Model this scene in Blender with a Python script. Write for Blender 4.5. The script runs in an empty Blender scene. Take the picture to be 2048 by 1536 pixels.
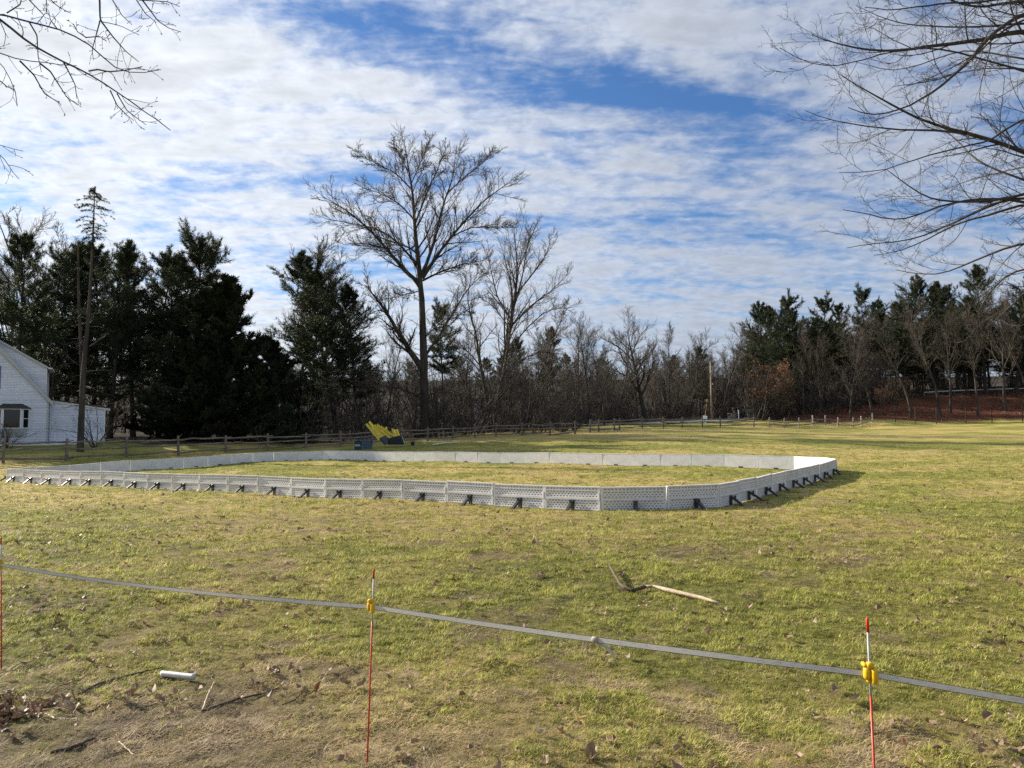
import bpy, math
import numpy as np

# ------------------------------------------------------------------ camera, sky, sun, exposure
SC = bpy.context.scene
COL = SC.collection
F = 1545.0                      # focal length in pixels of the 2048 wide photograph
EYE = 1.9
PITCH = math.atan(82.0 / F)
cam_d = bpy.data.cameras.new('camera')
cam_d.sensor_width = 36.0
cam_d.lens = F / 2048.0 * 36.0
cam_d.clip_end = 3000.0
cam_d.clip_start = 0.05
cam = bpy.data.objects.new('camera', cam_d)
cam.location = (0, 0, EYE)
cam.rotation_euler = (math.pi / 2 + PITCH, 0, 0)
COL.objects.link(cam)
SC.camera = cam

SUN_EL = math.radians(25.0)
SUN_AZ = math.radians(61.0)     # to the left of straight ahead
SDIR = np.array([-math.sin(SUN_AZ) * math.cos(SUN_EL), math.cos(SUN_AZ) * math.cos(SUN_EL), math.sin(SUN_EL)])
sun_d = bpy.data.lights.new('sun', 'SUN')
sun_d.energy = 5.0
sun_d.angle = math.radians(0.6)
sun_d.color = (1.0, 0.90, 0.74)
sun = bpy.data.objects.new('sun', sun_d)
from mathutils import Vector
sun.rotation_euler = Vector(SDIR).to_track_quat('Z', 'Y').to_euler()
sun.location = (-60, 40, 60)
COL.objects.link(sun)

SC.view_settings.view_transform = 'Standard'
SC.view_settings.look = 'None'
SC.view_settings.gamma = 1.0
SC.view_settings.exposure = 1.0
SC.view_settings.use_curve_mapping = False
SC.cycles.max_bounces = 5
SC.cycles.diffuse_bounces = 2
SC.cycles.transparent_max_bounces = 4
SC.cycles.use_denoising = False

class N:
    """small helper to write node trees"""
    def __init__(self, nt): self.nt = nt
    def n(self, t, **kw):
        nd = self.nt.nodes.new(t)
        for k, v in kw.items(): setattr(nd, k, v)
        return nd
    def l(self, a, b): self.nt.links.new(a, b)
    def val(self, sock, v):
        if isinstance(v, bpy.types.NodeSocket): self.l(v, sock)
        else: sock.default_value = v
    def m(self, op, a, b=0.0, c=None, clamp=False):
        nd = self.n('ShaderNodeMath', operation=op, use_clamp=clamp)
        self.val(nd.inputs[0], a); self.val(nd.inputs[1], b)
        if c is not None: self.val(nd.inputs[2], c)
        return nd.outputs[0]
    def vm(self, op, a, b=(0, 0, 0)):
        nd = self.n('ShaderNodeVectorMath', operation=op)
        self.val(nd.inputs[0], a)
        self.val(nd.inputs[1], b)
        return nd.outputs['Value'] if op in ('DOT_PRODUCT', 'LENGTH') else nd.outputs[0]
    def noise(self, vec, scale, detail=4.0, rough=0.55, dist=0.0, lac=2.0):
        nd = self.n('ShaderNodeTexNoise')
        if vec is not None: self.l(vec, nd.inputs['Vector'])
        nd.inputs['Scale'].default_value = scale
        nd.inputs['Detail'].default_value = detail
        nd.inputs['Roughness'].default_value = rough
        nd.inputs['Distortion'].default_value = dist
        nd.inputs['Lacunarity'].default_value = lac
        return nd.outputs[0]
    def ss(self, v, a, b, lo=0.0, hi=1.0):
        nd = self.n('ShaderNodeMapRange', interpolation_type='SMOOTHSTEP')
        self.val(nd.inputs[0], v)
        nd.inputs[1].default_value = a; nd.inputs[2].default_value = b
        nd.inputs[3].default_value = lo; nd.inputs[4].default_value = hi
        return nd.outputs[0]
    def mix(self, f, a, b, mode='MIX'):
        nd = self.n('ShaderNodeMix', data_type='RGBA', blend_type=mode)
        self.val(nd.inputs[0], f)
        self.val(nd.inputs[6], a if isinstance(a, bpy.types.NodeSocket) else (*a, 1) if len(a) == 3 else a)
        self.val(nd.inputs[7], b if isinstance(b, bpy.types.NodeSocket) else (*b, 1) if len(b) == 3 else b)
        return nd.outputs[2]

def build_world():
    w = bpy.data.worlds.new('World'); SC.world = w; w.use_nodes = True
    w.cycles.sampling_method = 'MANUAL'; w.cycles.sample_map_resolution = 512
    nt = w.node_tree; nt.nodes.clear(); g = N(nt)
    sky = g.n('ShaderNodeTexSky', sky_type='NISHITA')
    sky.sun_disc = False
    sky.sun_elevation = SUN_EL
    sky.sun_rotation = -SUN_AZ
    sky.air_density = 1.0; sky.dust_density = 0.6; sky.ozone_density = 2.5
    tc = g.n('ShaderNodeTexCoord').outputs['Generated']
    sp = g.n('ShaderNodeSeparateXYZ'); g.l(tc, sp.inputs[0])
    zc = g.m('MAXIMUM', sp.outputs[2], 0.0)
    den = g.m('ADD', zc, 0.15)
    px = g.m('DIVIDE', sp.outputs[0], den); py = g.m('DIVIDE', sp.outputs[1], den)
    cb = g.n('ShaderNodeCombineXYZ'); g.l(px, cb.inputs[0]); g.l(py, cb.inputs[1])
    P = cb.outputs[0]
    # rippled layer: rotate a little and squeeze so that the rolls lie across the view
    mp = g.n('ShaderNodeMapping'); g.l(P, mp.inputs[0])
    mp.inputs['Rotation'].default_value = (0, 0, math.radians(-14))
    mp.inputs['Scale'].default_value = (0.55, 1.25, 1.0)
    mp.inputs['Location'].default_value = (3.3, 1.7, 0.0)
    roll = g.noise(mp.outputs[0], 2.7, 4.0, 0.55, 0.3)
    fine = g.noise(mp.outputs[0], 8.0, 5.0, 0.58, 0.35)
    puff = g.noise(P, 17.0, 4.0, 0.60, 0.2)
    big = g.noise(P, 0.8, 2.0, 0.5, 0.2)
    # a clearer lane across the layer
    def lane(cx, cy, ax, ay, rot, amp):
        c, s = math.cos(rot), math.sin(rot)
        dx = g.m('SUBTRACT', px, cx); dy = g.m('SUBTRACT', py, cy)
        a = g.m('MULTIPLY', g.m('ADD', g.m('MULTIPLY', dx, c), g.m('MULTIPLY', dy, s)), 1 / ax)
        b = g.m('MULTIPLY', g.m('SUBTRACT', g.m('MULTIPLY', dy, c), g.m('MULTIPLY', dx, s)), 1 / ay)
        q = g.m('ADD', g.m('MULTIPLY', a, a), g.m('MULTIPLY', b, b))
        e = g.m('POWER', 2.718, g.m('MULTIPLY', q, -1.0))
        return g.m('MULTIPLY', e, amp)
    cov = g.m('MULTIPLY', g.m('SUBTRACT', big, 0.5), 0.5)
    for nz, wt in ((roll, 1.0), (fine, 1.25), (puff, 0.55)):
        cov = g.m('ADD', cov, g.m('MULTIPLY', g.m('SUBTRACT', nz, 0.5), wt))
    for L in LANES: cov = g.m('ADD', cov, lane(*L))
    cov = g.m('ADD', cov, 0.26)
    # the layer closes up in the distance
    cov = g.m('ADD', cov, g.ss(g.vm('LENGTH', P), 2.3, 4.5, 0.0, 0.20))
    dens = g.ss(cov, -0.22, 0.48)
    # light in the cloud: brighter towards the sun, greyer where it is thick
    sd = g.n('ShaderNodeCombineXYZ')
    for i in range(3): sd.inputs[i].default_value = float(SDIR[i])
    dot = g.vm('DOT_PRODUCT', tc, sd.outputs[0])
    near = g.ss(dot, 0.20, 0.95, 0.0, 1.0)
    thick = g.ss(cov, 0.30, 0.95, 1.0, 0.80)
    relief = g.m('ADD', 1.0, g.m('MULTIPLY', g.m('SUBTRACT', puff, fine), 0.45))
    br = g.m('MULTIPLY', g.m('MULTIPLY', g.m('ADD', 0.305, g.m('MULTIPLY', near, 0.215)), thick), relief)
    ccol = g.mix(near, (0.86, 0.945, 1.11), (0.96, 0.99, 1.02))
    cl = g.n('ShaderNodeVectorMath', operation='SCALE'); g.l(ccol, cl.inputs[0]); g.l(br, cl.inputs['Scale'])
    ss = g.n('ShaderNodeVectorMath', operation='SCALE'); g.l(sky.outputs[0], ss.inputs[0]); ss.inputs['Scale'].default_value = SKY_STRENGTH
    tint = g.n('ShaderNodeVectorMath', operation='MULTIPLY'); g.l(ss.outputs[0], tint.inputs[0]); tint.inputs[1].default_value = (0.66, 0.98, 1.36)
    mixc = g.mix(g.m('MULTIPLY', dens, 0.93), tint.outputs[0], cl.outputs[0])
    bg = g.n('ShaderNodeBackground'); g.l(mixc, bg.inputs[0]); bg.inputs[1].default_value = 1.0
    out = g.n('ShaderNodeOutputWorld'); g.l(bg.outputs[0], out.inputs[0])
SKY_STRENGTH = 0.050
LANES = [(0.551, 1.788, 0.286, 0.138, 0.25, -0.3), (-0.508, 2.045, 0.462, 0.063, -0.05, -0.26), (0.114, 1.655, 0.308, 0.103, 0.25, -0.23), (-0.138, 1.485, 0.352, 0.127, 0.25, -0.19), (0.183, 2.075, 0.44, 0.069, 0, -0.16), (0.356, 1.685, 0.33, 0.081, 0.3, -0.17), (-0.703, 2.342, 0.33, 0.057, 0, -0.12), (-0.857, 1.606, 0.462, 0.253, 0.2, 0.3), (0.378, 1.477, 0.242, 0.092, 0.2, 0.12), (-1.26, 2.227, 0.44, 0.138, 0, 0.15)]
build_world()

# ------------------------------------------------------------------ numeric helpers
RNG = np.random.default_rng(7)
def hash2(ix, iy, s):
    h = (ix.astype(np.int64) * 374761393 + iy.astype(np.int64) * 668265263 + s * 974634777) & 0x7fffffff
    h = ((h ^ (h >> 13)) * 1274126177) & 0x7fffffff
    h = (h ^ (h >> 16)) & 0xffff
    return h / 65535.0
def vnoise(x, y, s=0):
    x = np.asarray(x, float); y = np.asarray(y, float)
    ix = np.floor(x); iy = np.floor(y); fx = x - ix; fy = y - iy
    fx = fx * fx * (3 - 2 * fx); fy = fy * fy * (3 - 2 * fy)
    a = hash2(ix, iy, s); b = hash2(ix + 1, iy, s); c = hash2(ix, iy + 1, s); d = hash2(ix + 1, iy + 1, s)
    return (a * (1 - fx) + b * fx) * (1 - fy) + (c * (1 - fx) + d * fx) * fy
def fbm(x, y, s=0, o=4):
    v = 0; a = 0.5; t = 0
    for i in range(o):
        v = v + a * vnoise(x, y, s + i * 17); t += a; a *= 0.55; x = x * 2.03 + 5.1; y = y * 2.03 + 3.7
    return v / t
def sstep(v, a, b):
    t = np.clip((v - a) / (b - a), 0, 1); return t * t * (3 - 2 * t)

def at(px, py, D):
    """world point seen at a pixel of the photograph, D metres ahead of the camera"""
    u = (px - 1024.0) / F; v = (768.0 - py) / F
    dy = math.cos(PITCH) - v * math.sin(PITCH); dz = math.sin(PITCH) + v * math.cos(PITCH)
    t = D / dy
    return np.array([u * t, D, EYE + dz * t])
def xat(px, D): return (px - 1024.0) / F * D * 1.0

# ------------------------------------------------------------------ the rink outline (needed for the lie of the land)
TH = 0.57708; PL = 1.515; PH = 0.56
U = np.array([math.cos(TH), -math.sin(TH)]); W = np.array([math.sin(TH), math.cos(TH)])
A0 = np.array([2.11, 18.22])
rink_pts = [np.array([-22.042, 33.876])]
def run(n, deg):
    a = math.radians(deg) - TH
    for _ in range(n): rink_pts.append(rink_pts[-1] + PL * np.array([math.cos(a), math.sin(a)]))
run(19, 0); run(1, 28.8); run(1, 57.8); run(9, 89.3); run(1, 118.9); run(1, 149.6); run(19, 179.3); run(1, 209); run(1, 239); run(9, 269.5); run(1, 299); run(1, 330)
_gap = rink_pts[0] - rink_pts[-1]                                   # the last panels close the ring
for _k in range(52, len(rink_pts)): rink_pts[_k] = rink_pts[_k] + _gap * (_k - 51) / (len(rink_pts) - 52)
rink_pts = rink_pts[:-1]
# where the foot of the boards is seen, joint by joint
_seen = [(0, 964), (4, 970.5), (7, 977), (10, 984.5), (13, 993), (16, 1005), (19, 1021), (20, 1021), (21, 1014), (22, 1006), (23, 997), (24, 989.5), (25, 982), (26, 975), (27, 968), (28, 961), (29, 954), (30, 947), (31, 941), (32, 937),
         (38, 929.5), (43, 925.5), (51, 920), (54, 925), (58, 937), (61, 955), (62, 960)]
rink_z = np.interp(range(len(rink_pts)), [a for a, b in _seen], [at(0, b, rink_pts[a % len(rink_pts)][1])[2] for a, b in _seen])
_n = len(rink_pts); _X = np.array([(1, p[0], p[1], p[0] * p[1], p[0] ** 2, p[1] ** 2) for p in rink_pts])
rink_z = _X @ np.linalg.lstsq(_X, rink_z, rcond=None)[0] * .6 + rink_z * .4     # a gently warped plane plus a little of the unevenness seen
for _ in range(2): rink_z = rink_z * .5 + (np.roll(rink_z, 1) + np.roll(rink_z, -1)) * .25

# ------------------------------------------------------------------ the lie of the land
ctrl = []
def cpx(px, py, D): p = at(px, py, D); ctrl.append((p[0], p[1], p[2]))
for x in (-14, -6, 0, 6, 14):
    for y in (-14, -4, 3, 7, 11): ctrl.append((x, y, 0.0))
for p, z_ in zip(rink_pts, rink_z): ctrl.append((p[0], p[1], z_))
FENCE = [(-130, 41, 931), (10, 44, 926.6), (136, 47.5, 921.5), (255, 51, 914), (359, 54, 910.6), (453, 57, 905), (537, 59.5, 901.2), (613, 62, 896.5), (682, 64.5, 892.5),
         (745, 66.5, 888), (804, 68.5, 884), (856, 70, 880.5), (906, 71.5, 878), (950, 72, 875.5), (992, 72, 873), (1044, 71, 872), (1100, 69, 871.5), (1150, 70, 867), (1180, 72, 865),
         (1197, 73, 863), (1228, 75, 861.5), (1239, 76.5, 860), (1284, 80, 857.5), (1326, 83, 856.5), (1364, 85, 856), (1404, 87, 855.5), (1440, 88.5, 855), (1507, 91, 855), (1538, 92.5, 855),
         (1568, 93.5, 854.5), (1597, 94.5, 854), (1625, 95.5, 853), (1650, 96, 852.5), (1675, 96.5, 852), (1705, 97, 851.5), (1722, 97.5, 850), (1744, 98, 848)]
for px, D, py in FENCE[::2]: cpx(px, py, D)
for px, py, D in ((1850, 848.5, 96), (2040, 847, 92), (2300, 846, 85), (1900, 905, 45), (2048, 930, 32), (2300, 900, 45), (1750, 872, 66), (1300, 885, 56), (1450, 868, 68),
                  (60, 890, 57), (210, 889, 58), (-200, 890, 57), (450, 886, 64), (640, 880, 74), (1300, 848, 98), (1450, 840, 108), (1150, 852, 92), (1000, 858, 90), (1300, 838, 112), (1520, 834, 118),
                  (1620, 838, 106), (1900, 842, 101), (1900, 790, 117), (2050, 842, 98), (2050, 786, 115), (1750, 800, 118), (2400, 840, 92), (2400, 780, 112), (1900, 775, 140), (2300, 765, 140),
                  (700, 862, 95), (400, 862, 90), (100, 858, 95), (-400, 870, 80), (1000, 842, 130), (1300, 830, 140)): cpx(px, py, D)
for a in range(0, 360, 20):
    r = 420.0; x = r * math.sin(math.radians(a)); y = r * math.cos(math.radians(a))
    ctrl.append((x, y, 3.0 + 20.0 * max(0, math.cos(math.radians(a))) + 5.0 * max(0, math.cos(math.radians(a - 40)))))
    if a <= 60 or a >= 300: ctrl.append((x * .55, y * .55, 9.0))
    if 100 < a < 260: ctrl.append((x / 5, y / 5, 0.0))
CT = np.array(ctrl)
def kern(r): return np.sqrt(r * r + 9.0)
_d = np.linalg.norm(CT[:, None, :2] - CT[None, :, :2], axis=2)
_M = -kern(_d) - np.eye(len(CT)) * 0.35
_A = np.block([[_M, np.ones((len(CT), 1))], [np.ones((1, len(CT))), np.zeros((1, 1))]])
_w = np.linalg.solve(_A, np.append(CT[:, 2], 0.0))
def base_z(x, y):
    x = np.asarray(x, float); y = np.asarray(y, float); sh = x.shape
    x = x.ravel(); y = y.ravel(); out = np.empty(len(x))
    for i in range(0, len(x), 20000):
        d = np.sqrt((x[i:i + 20000, None] - CT[None, :, 0]) ** 2 + (y[i:i + 20000, None] - CT[None, :, 1]) ** 2)
        out[i:i + 20000] = -kern(d) @ _w[:-1] + _w[-1]
    return out.reshape(sh)
RP = np.concatenate([np.array(rink_pts) * (1 - t) + np.roll(np.array(rink_pts), -1, 0) * t for t in (0, .33, .67)])
def off_rink(x, y):
    sh = x.shape; x = x.ravel(); y = y.ravel(); out = np.empty(len(x))
    for i in range(0, len(x), 20000):
        out[i:i + 20000] = np.sqrt(((x[i:i + 20000, None] - RP[None, :, 0]) ** 2 + (y[i:i + 20000, None] - RP[None, :, 1]) ** 2).min(1))
    return (0.15 + 0.85 * sstep(out, .4, 2.0)).reshape(sh)
def ground_z(x, y):
    x = np.asarray(x, float); y = np.asarray(y, float)
    z0 = base_z(x, y); z = 0.0
    r = np.sqrt(x * x + y * y)
    z = z + (fbm(x * 0.45, y * 0.45, 3, 3) - 0.5) * 0.09 * sstep(r, 3, 14)
    z = z + (fbm(x * 2.2, y * 2.2, 11, 3) - 0.5) * 0.045
    z = z + (fbm(x * 4.6, y * 4.6, 29, 3) - 0.5) * 0.050 * (1 - sstep(r, 22, 40))
    z = z + (fbm(x * 11.0, y * 11.0, 23, 2) - 0.5) * 0.030 * (1 - sstep(r, 10, 22))
    return z0 + z * off_rink(x, y)
def gz(x, y): return float(ground_z(np.array([x]), np.array([y]))[0])
def on_ground(px, py):
    """where the sight line through a pixel meets the ground"""
    D = np.geomspace(2.0, 130.0, 1500)
    pts = np.array([at(px, py, d) for d in D])
    g = base_z(pts[:, 0], pts[:, 1])
    k = np.argmax(pts[:, 2] < g)
    return pts[k, 0], pts[k, 1]

def patch(x, y):
    """how much living grass, straw and bare thatch grows at a place"""
    wx = x + 1.2 * (fbm(x * .5, y * .5, 41, 2) - .5); wy = y + 1.2 * (fbm(x * .5, y * .5, 47, 2) - .5)
    a = fbm(wx * 0.10, wy * 0.13, 5, 4); b = fbm(wx * 0.42, wy * 0.42, 9, 4); c = fbm(wx * 1.7, wy * 1.7, 13, 3)
    d = fbm(wx * 0.8, wy * 0.8, 59, 3)
    dry = sstep(a * 0.5 + b * 0.35 + c * 0.15, 0.42, 0.60)
    # a worn, strawy band along the front of the rink
    q = (x - A0[0]) * W[0] + (y - A0[1]) * W[1]
    dry = np.maximum(dry, np.exp(-((q + 3.0) / 2.2) ** 2) * sstep(c, .30, .55) * .85 * (1 - sstep(x, 4, 9)))
    e = fbm(wx * 3.3, wy * 3.3, 63, 3)
    soil = sstep(d * 0.30 + e * 0.45 + c * 0.25, 0.50, 0.66) * (1 - sstep(y, 14, 30) * 0.6) * .8
    corner = sstep(-x + 0.55 * (5.6 - y) + (c - .5) * 2.2 + (b - .5) * 2.0, -0.4, 2.4) * (1 - sstep(y, 5.2, 7.0))
    front = (1 - sstep(y + (b - .5) * 2.2 + (e - .5) * 2.0, 3.8, 5.4)) * sstep(-x, -1.6, 1.2)
    soil = np.clip(np.maximum(soil * .8, np.maximum(corner * .85, front * .7) * (.45 + .9 * e)), 0, 1)
    return dry, soil, a, b, c
def lawn_col(x, y):
    dry, soil, a, b, c = patch(x, y)
    green = np.array([0.180, 0.190, 0.042]); green2 = np.array([0.285, 0.262, 0.068]); straw = np.array([0.430, 0.325, 0.128]); brown = np.array([0.165, 0.128, 0.080])
    k = sstep(b, 0.35, 0.65)[..., None]
    col = green * (1 - k) + green2 * k
    col = col * (1 - 0.75 * dry[..., None]) + straw * 0.75 * dry[..., None]
    col = col * (1 - soil[..., None]) + brown * soil[..., None]
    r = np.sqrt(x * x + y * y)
    gap = (0.55 + 0.45 * sstep(r, 9, 26))[..., None]          # close by, the ground colour between the blades is darkened for contrast
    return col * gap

# ------------------------------------------------------------------ scene helpers
def new_obj(name, data, parent=None, loc=None):
    o = bpy.data.objects.new(name, data); COL.objects.link(o)
    if parent is not None: o.parent = parent
    if loc is not None: o.location = loc
    return o
def tag(o, label=None, cat=None, group=None, kind=None):
    if label: o['label'] = label
    if cat: o['category'] = cat
    if group: o['group'] = group
    if kind: o['kind'] = kind
    return o
def thing(name, label, cat, loc=(0, 0, 0), rz=0.0, group=None):
    o = new_obj(name, None, None, loc); o.rotation_euler = (0, 0, rz)
    o.empty_display_size = 0.2
    return tag(o, label, cat, group)
def mesh_np(name, verts, faces, mat, smooth=False):
    """faces: array (n,3) or (n,4), or list of such arrays"""
    me = bpy.data.meshes.new(name)
    if not isinstance(faces, list): faces = [faces]
    verts = np.ascontiguousarray(verts, np.float32)
    me.vertices.add(len(verts)); me.vertices.foreach_set('co', verts.ravel())
    loops = np.concatenate([f.ravel() for f in faces]).astype(np.int32)
    tot = np.concatenate([np.full(len(f), f.shape[1]) for f in faces]).astype(np.int32)
    st = np.concatenate([[0], np.cumsum(tot)[:-1]]).astype(np.int32)
    me.loops.add(len(loops)); me.loops.foreach_set('vertex_index', loops)
    me.polygons.add(len(tot)); me.polygons.foreach_set('loop_start', st); me.polygons.foreach_set('loop_total', tot)
    if smooth: me.polygons.foreach_set('use_smooth', np.ones(len(tot), bool))
    me.update(calc_edges=True)
    if mat is not None: me.materials.append(mat)
    return me
class MB:
    """collects simple solids into one mesh"""
    def __init__(self): self.v = []; self.f = []; self.k = 0
    def add(self, v, f):
        self.v += [tuple(map(float, p)) for p in v]; self.f += [tuple(i + self.k for i in q) for q in f]; self.k += len(v); return self
    def box(self, x0, x1, y0, y1, z0, z1):
        return self.add([(x0, y0, z0), (x1, y0, z0), (x1, y1, z0), (x0, y1, z0), (x0, y0, z1), (x1, y0, z1), (x1, y1, z1), (x0, y1, z1)],
                        [(0, 3, 2, 1), (4, 5, 6, 7), (0, 1, 5, 4), (1, 2, 6, 5), (2, 3, 7, 6), (3, 0, 4, 7)])
    def prism(self, poly, y0, y1):
        """polygon in x,z pulled along y"""
        n = len(poly)
        v = [(x, y0, z) for x, z in poly] + [(x, y1, z) for x, z in poly]
        f = [tuple(range(n)), tuple(range(2 * n - 1, n - 1, -1))] + [((i + 1) % n, i, i + n, (i + 1) % n + n) for i in range(n)]
        return self.add(v, f)
    def tube(self, pts, rad, n=8, caps=True):
        pts = np.array(pts, float); rad = np.broadcast_to(np.array(rad, float), (len(pts),))
        t = np.gradient(pts, axis=0); t /= np.linalg.norm(t, axis=1)[:, None] + 1e-9
        ref = np.eye(3)[np.argmin(np.abs(pts[-1] - pts[0]))]
        a = np.cross(t, ref); a /= np.linalg.norm(a, axis=1)[:, None] + 1e-9; b = np.cross(t, a)
        v = []; f = []
        for i in range(len(pts)):
            for k in range(n):
                an = 2 * math.pi * k / n
                v.append(pts[i] + rad[i] * (math.cos(an) * a[i] + math.sin(an) * b[i]))
        for i in range(len(pts) - 1):
            for k in range(n): f.append((i * n + k, i * n + (k + 1) % n, (i + 1) * n + (k + 1) % n, (i + 1) * n + k))
        if caps: f.append(tuple(range(n - 1, -1, -1))); f.append(tuple(range((len(pts) - 1) * n, len(pts) * n)))
        return self.add(v, f)
    def bar(self, p, q, w, h, up=(0, 0, 1)):
        p = np.array(p, float); q = np.array(q, float); d = q - p; d /= np.linalg.norm(d)
        s = np.cross(d, up); s /= np.linalg.norm(s); u = np.cross(s, d)
        v = [c + s * a * w / 2 + u * b * h / 2 for c in (p, q) for a, b in ((-1, -1), (1, -1), (1, 1), (-1, 1))]
        return self.add(v, [(3, 2, 1, 0), (4, 5, 6, 7), (0, 1, 5, 4), (1, 2, 6, 5), (2, 3, 7, 6), (3, 0, 4, 7)])
    def data(self, name, mat, smooth=False, bevel=0.0):
        me = bpy.data.meshes.new(name); me.from_pydata(self.v, [], self.f)
        if bevel:
            import bmesh
            bm = bmesh.new(); bm.from_mesh(me)
            bmesh.ops.bevel(bm, geom=list(bm.edges), offset=bevel, segments=1, affect='EDGES', clamp_overlap=True)
            bm.to_mesh(me); bm.free()
        if smooth:
            for p in me.polygons: p.use_smooth = True
        me.materials.append(mat); me.update(); return me
    def obj(self, name, mat, parent=None, smooth=False, bevel=0.0, loc=None):
        return new_obj(name, self.data(name, mat, smooth, bevel), parent, loc)

# ------------------------------------------------------------------ materials
def mat(name, col, rough=0.75, var=0.25, scale=6.0, bump=0.0, bscale=40.0, spec=0.3, coord='Object', col2=None, metal=0.0, stretch=None, trans=0.0):
    m = bpy.data.materials.new(name); m.use_nodes = True
    nt = m.node_tree; nt.nodes.clear(); g = N(nt)
    tc = g.n('ShaderNodeTexCoord').outputs[coord]
    if stretch:
        mp = g.n('ShaderNodeMapping'); g.l(tc, mp.inputs[0]); mp.inputs['Scale'].default_value = stretch; tc = mp.outputs[0]
    b = g.n('ShaderNodeBsdfPrincipled')
    n1 = g.noise(tc, scale, 5.0, 0.6)
    c2 = col2 if col2 else tuple(c * (1 - var) for c in col)
    c1 = tuple(min(1, c * (1 + (0 if col2 else var * .6))) for c in col)
    cc = g.mix(g.ss(n1, 0.3, 0.7), c2, c1)
    oi = g.n('ShaderNodeObjectInfo').outputs['Random']
    k = g.m('ADD', 0.92, g.m('MULTIPLY', oi, 0.16))
    sc = g.n('ShaderNodeVectorMath', operation='SCALE'); g.l(cc, sc.inputs[0]); g.l(k, sc.inputs['Scale'])
    g.l(sc.outputs[0], b.inputs['Base Color'])
    b.inputs['Roughness'].default_value = rough
    b.inputs['Specular IOR Level'].default_value = spec
    b.inputs['Metallic'].default_value = metal
    if bump:
        bp = g.n('ShaderNodeBump'); bp.inputs['Strength'].default_value = bump; bp.inputs['Distance'].default_value = 0.02
        g.l(g.noise(tc, bscale, 4.0, 0.6), bp.inputs['Height']); g.l(bp.outputs[0], b.inputs['Normal'])
    out = g.n('ShaderNodeOutputMaterial')
    if trans:
        tr = g.n('ShaderNodeBsdfTranslucent'); g.l(sc.outputs[0], tr.inputs[0])
        mx = g.n('ShaderNodeMixShader'); mx.inputs[0].default_value = trans
        g.l(b.outputs[0], mx.inputs[1]); g.l(tr.outputs[0], mx.inputs[2]); g.l(mx.outputs[0], out.inputs[0])
    else: g.l(b.outputs[0], out.inputs[0])
    return m
def leafy(name, kind):
    """grass: colour comes from the place the tuft grows at"""
    m = bpy.data.materials.new(name); m.use_nodes = True
    nt = m.node_tree; nt.nodes.clear(); g = N(nt)
    a = g.n('ShaderNodeAttribute', attribute_type='INSTANCER', attribute_name='col').outputs['Color']
    b = g.n('ShaderNodeBsdfPrincipled'); g.l(a, b.inputs['Base Color']); b.inputs['Roughness'].default_value = 0.55; b.inputs['Specular IOR Level'].default_value = 0.25
    tr = g.n('ShaderNodeBsdfTranslucent'); g.l(a, tr.inputs[0])
    mx = g.n('ShaderNodeMixShader'); mx.inputs[0].default_value = 0.4
    out = g.n('ShaderNodeOutputMaterial')
    g.l(b.outputs[0], mx.inputs[1]); g.l(tr.outputs[0], mx.inputs[2]); g.l(mx.outputs[0], out.inputs[0])
    return m
M = {}
M['board'] = mat('board_plastic', (0.78, 0.77, 0.76), 0.5, 0.06, 2.5, 0.0, spec=0.35, col2=(0.66, 0.65, 0.63))
M['black'] = mat('black_plastic', (0.030, 0.031, 0.034), 0.38, 0.3, 9.0, spec=0.5)
M['wood_grey'] = mat('weathered_wood', (0.19, 0.165, 0.135), 0.85, 0.4, 5.0, 0.5, 30.0, spec=0.2)
M['wood_pale'] = mat('pale_weathered_wood', (0.36, 0.33, 0.28), 0.85, 0.3, 5.0, 0.4, 30.0, spec=0.2)
M['bark'] = mat('grey_bark', (0.070, 0.061, 0.052), 0.9, 0.45, 3.0, 0.9, 12.0, spec=0.15, stretch=(1, 1, .25))
M['bark_dark'] = mat('dark_bark', (0.055, 0.046, 0.038), 0.9, 0.4, 3.0, 0.9, 12.0, spec=0.15, stretch=(1, 1, .25))
M['twig'] = mat('twig_bark', (0.100, 0.084, 0.069), 0.85, 0.35, 2.0, spec=0.2)
M['twig_near'] = mat('near_twig_bark', (0.066, 0.058, 0.052), 0.8, 0.35, 8.0, 0.3, 60.0, spec=0.25)
M['needle'] = mat('pine_needles', (0.042, 0.056, 0.024), 0.6, 0.5, 0.9, spec=0.25, trans=0.3)
M['needle_dark'] = mat('dark_needles', (0.022, 0.030, 0.012), 0.65, 0.45, 0.7, spec=0.2, trans=0.12)
M['brush'] = mat('brush_twigs', (0.088, 0.078, 0.068), 0.9, 0.4, 0.6, spec=0.1)
M['copper'] = mat('copper_leaves', (0.23, 0.115, 0.055), 0.7, 0.5, 1.2, trans=0.35, spec=0.2)
M['leaf'] = mat('dry_leaf', (0.30, 0.205, 0.125), 0.6, 0.5, 14.0, trans=0.15, spec=0.4, col2=(0.13, 0.085, 0.055))
M['leaf_pale'] = mat('pale_dry_leaf', (0.44, 0.35, 0.22), 0.7, 0.3, 9.0, trans=0.15, spec=0.3)
M['leaf_red'] = mat('red_leaf', (0.24, 0.095, 0.050), 0.7, 0.4, 9.0, trans=0.2, spec=0.3)
M['siding'] = mat('white_clapboard', (0.66, 0.71, 0.80), 0.6, 0.05, 2.0, spec=0.3)  # white paint; the bluish tint puts skylit shade into the colour
M['trim'] = mat('white_trim', (0.74, 0.75, 0.76), 0.55, 0.06, 3.0)
M['trim_grey'] = mat('grey_trim', (0.46, 0.50, 0.50), 0.55, 0.06, 3.0)
M['roof'] = mat('dark_shingles', (0.040, 0.042, 0.042), 0.9, 0.4, 9.0, 0.4, 60.0)
M['roof_green'] = mat('green_metal_roof', (0.030, 0.040, 0.036), 0.6, 0.2, 4.0)
M['blue'] = mat('blue_shutter', (0.10, 0.13, 0.36), 0.5, 0.1, 3.0)
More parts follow.
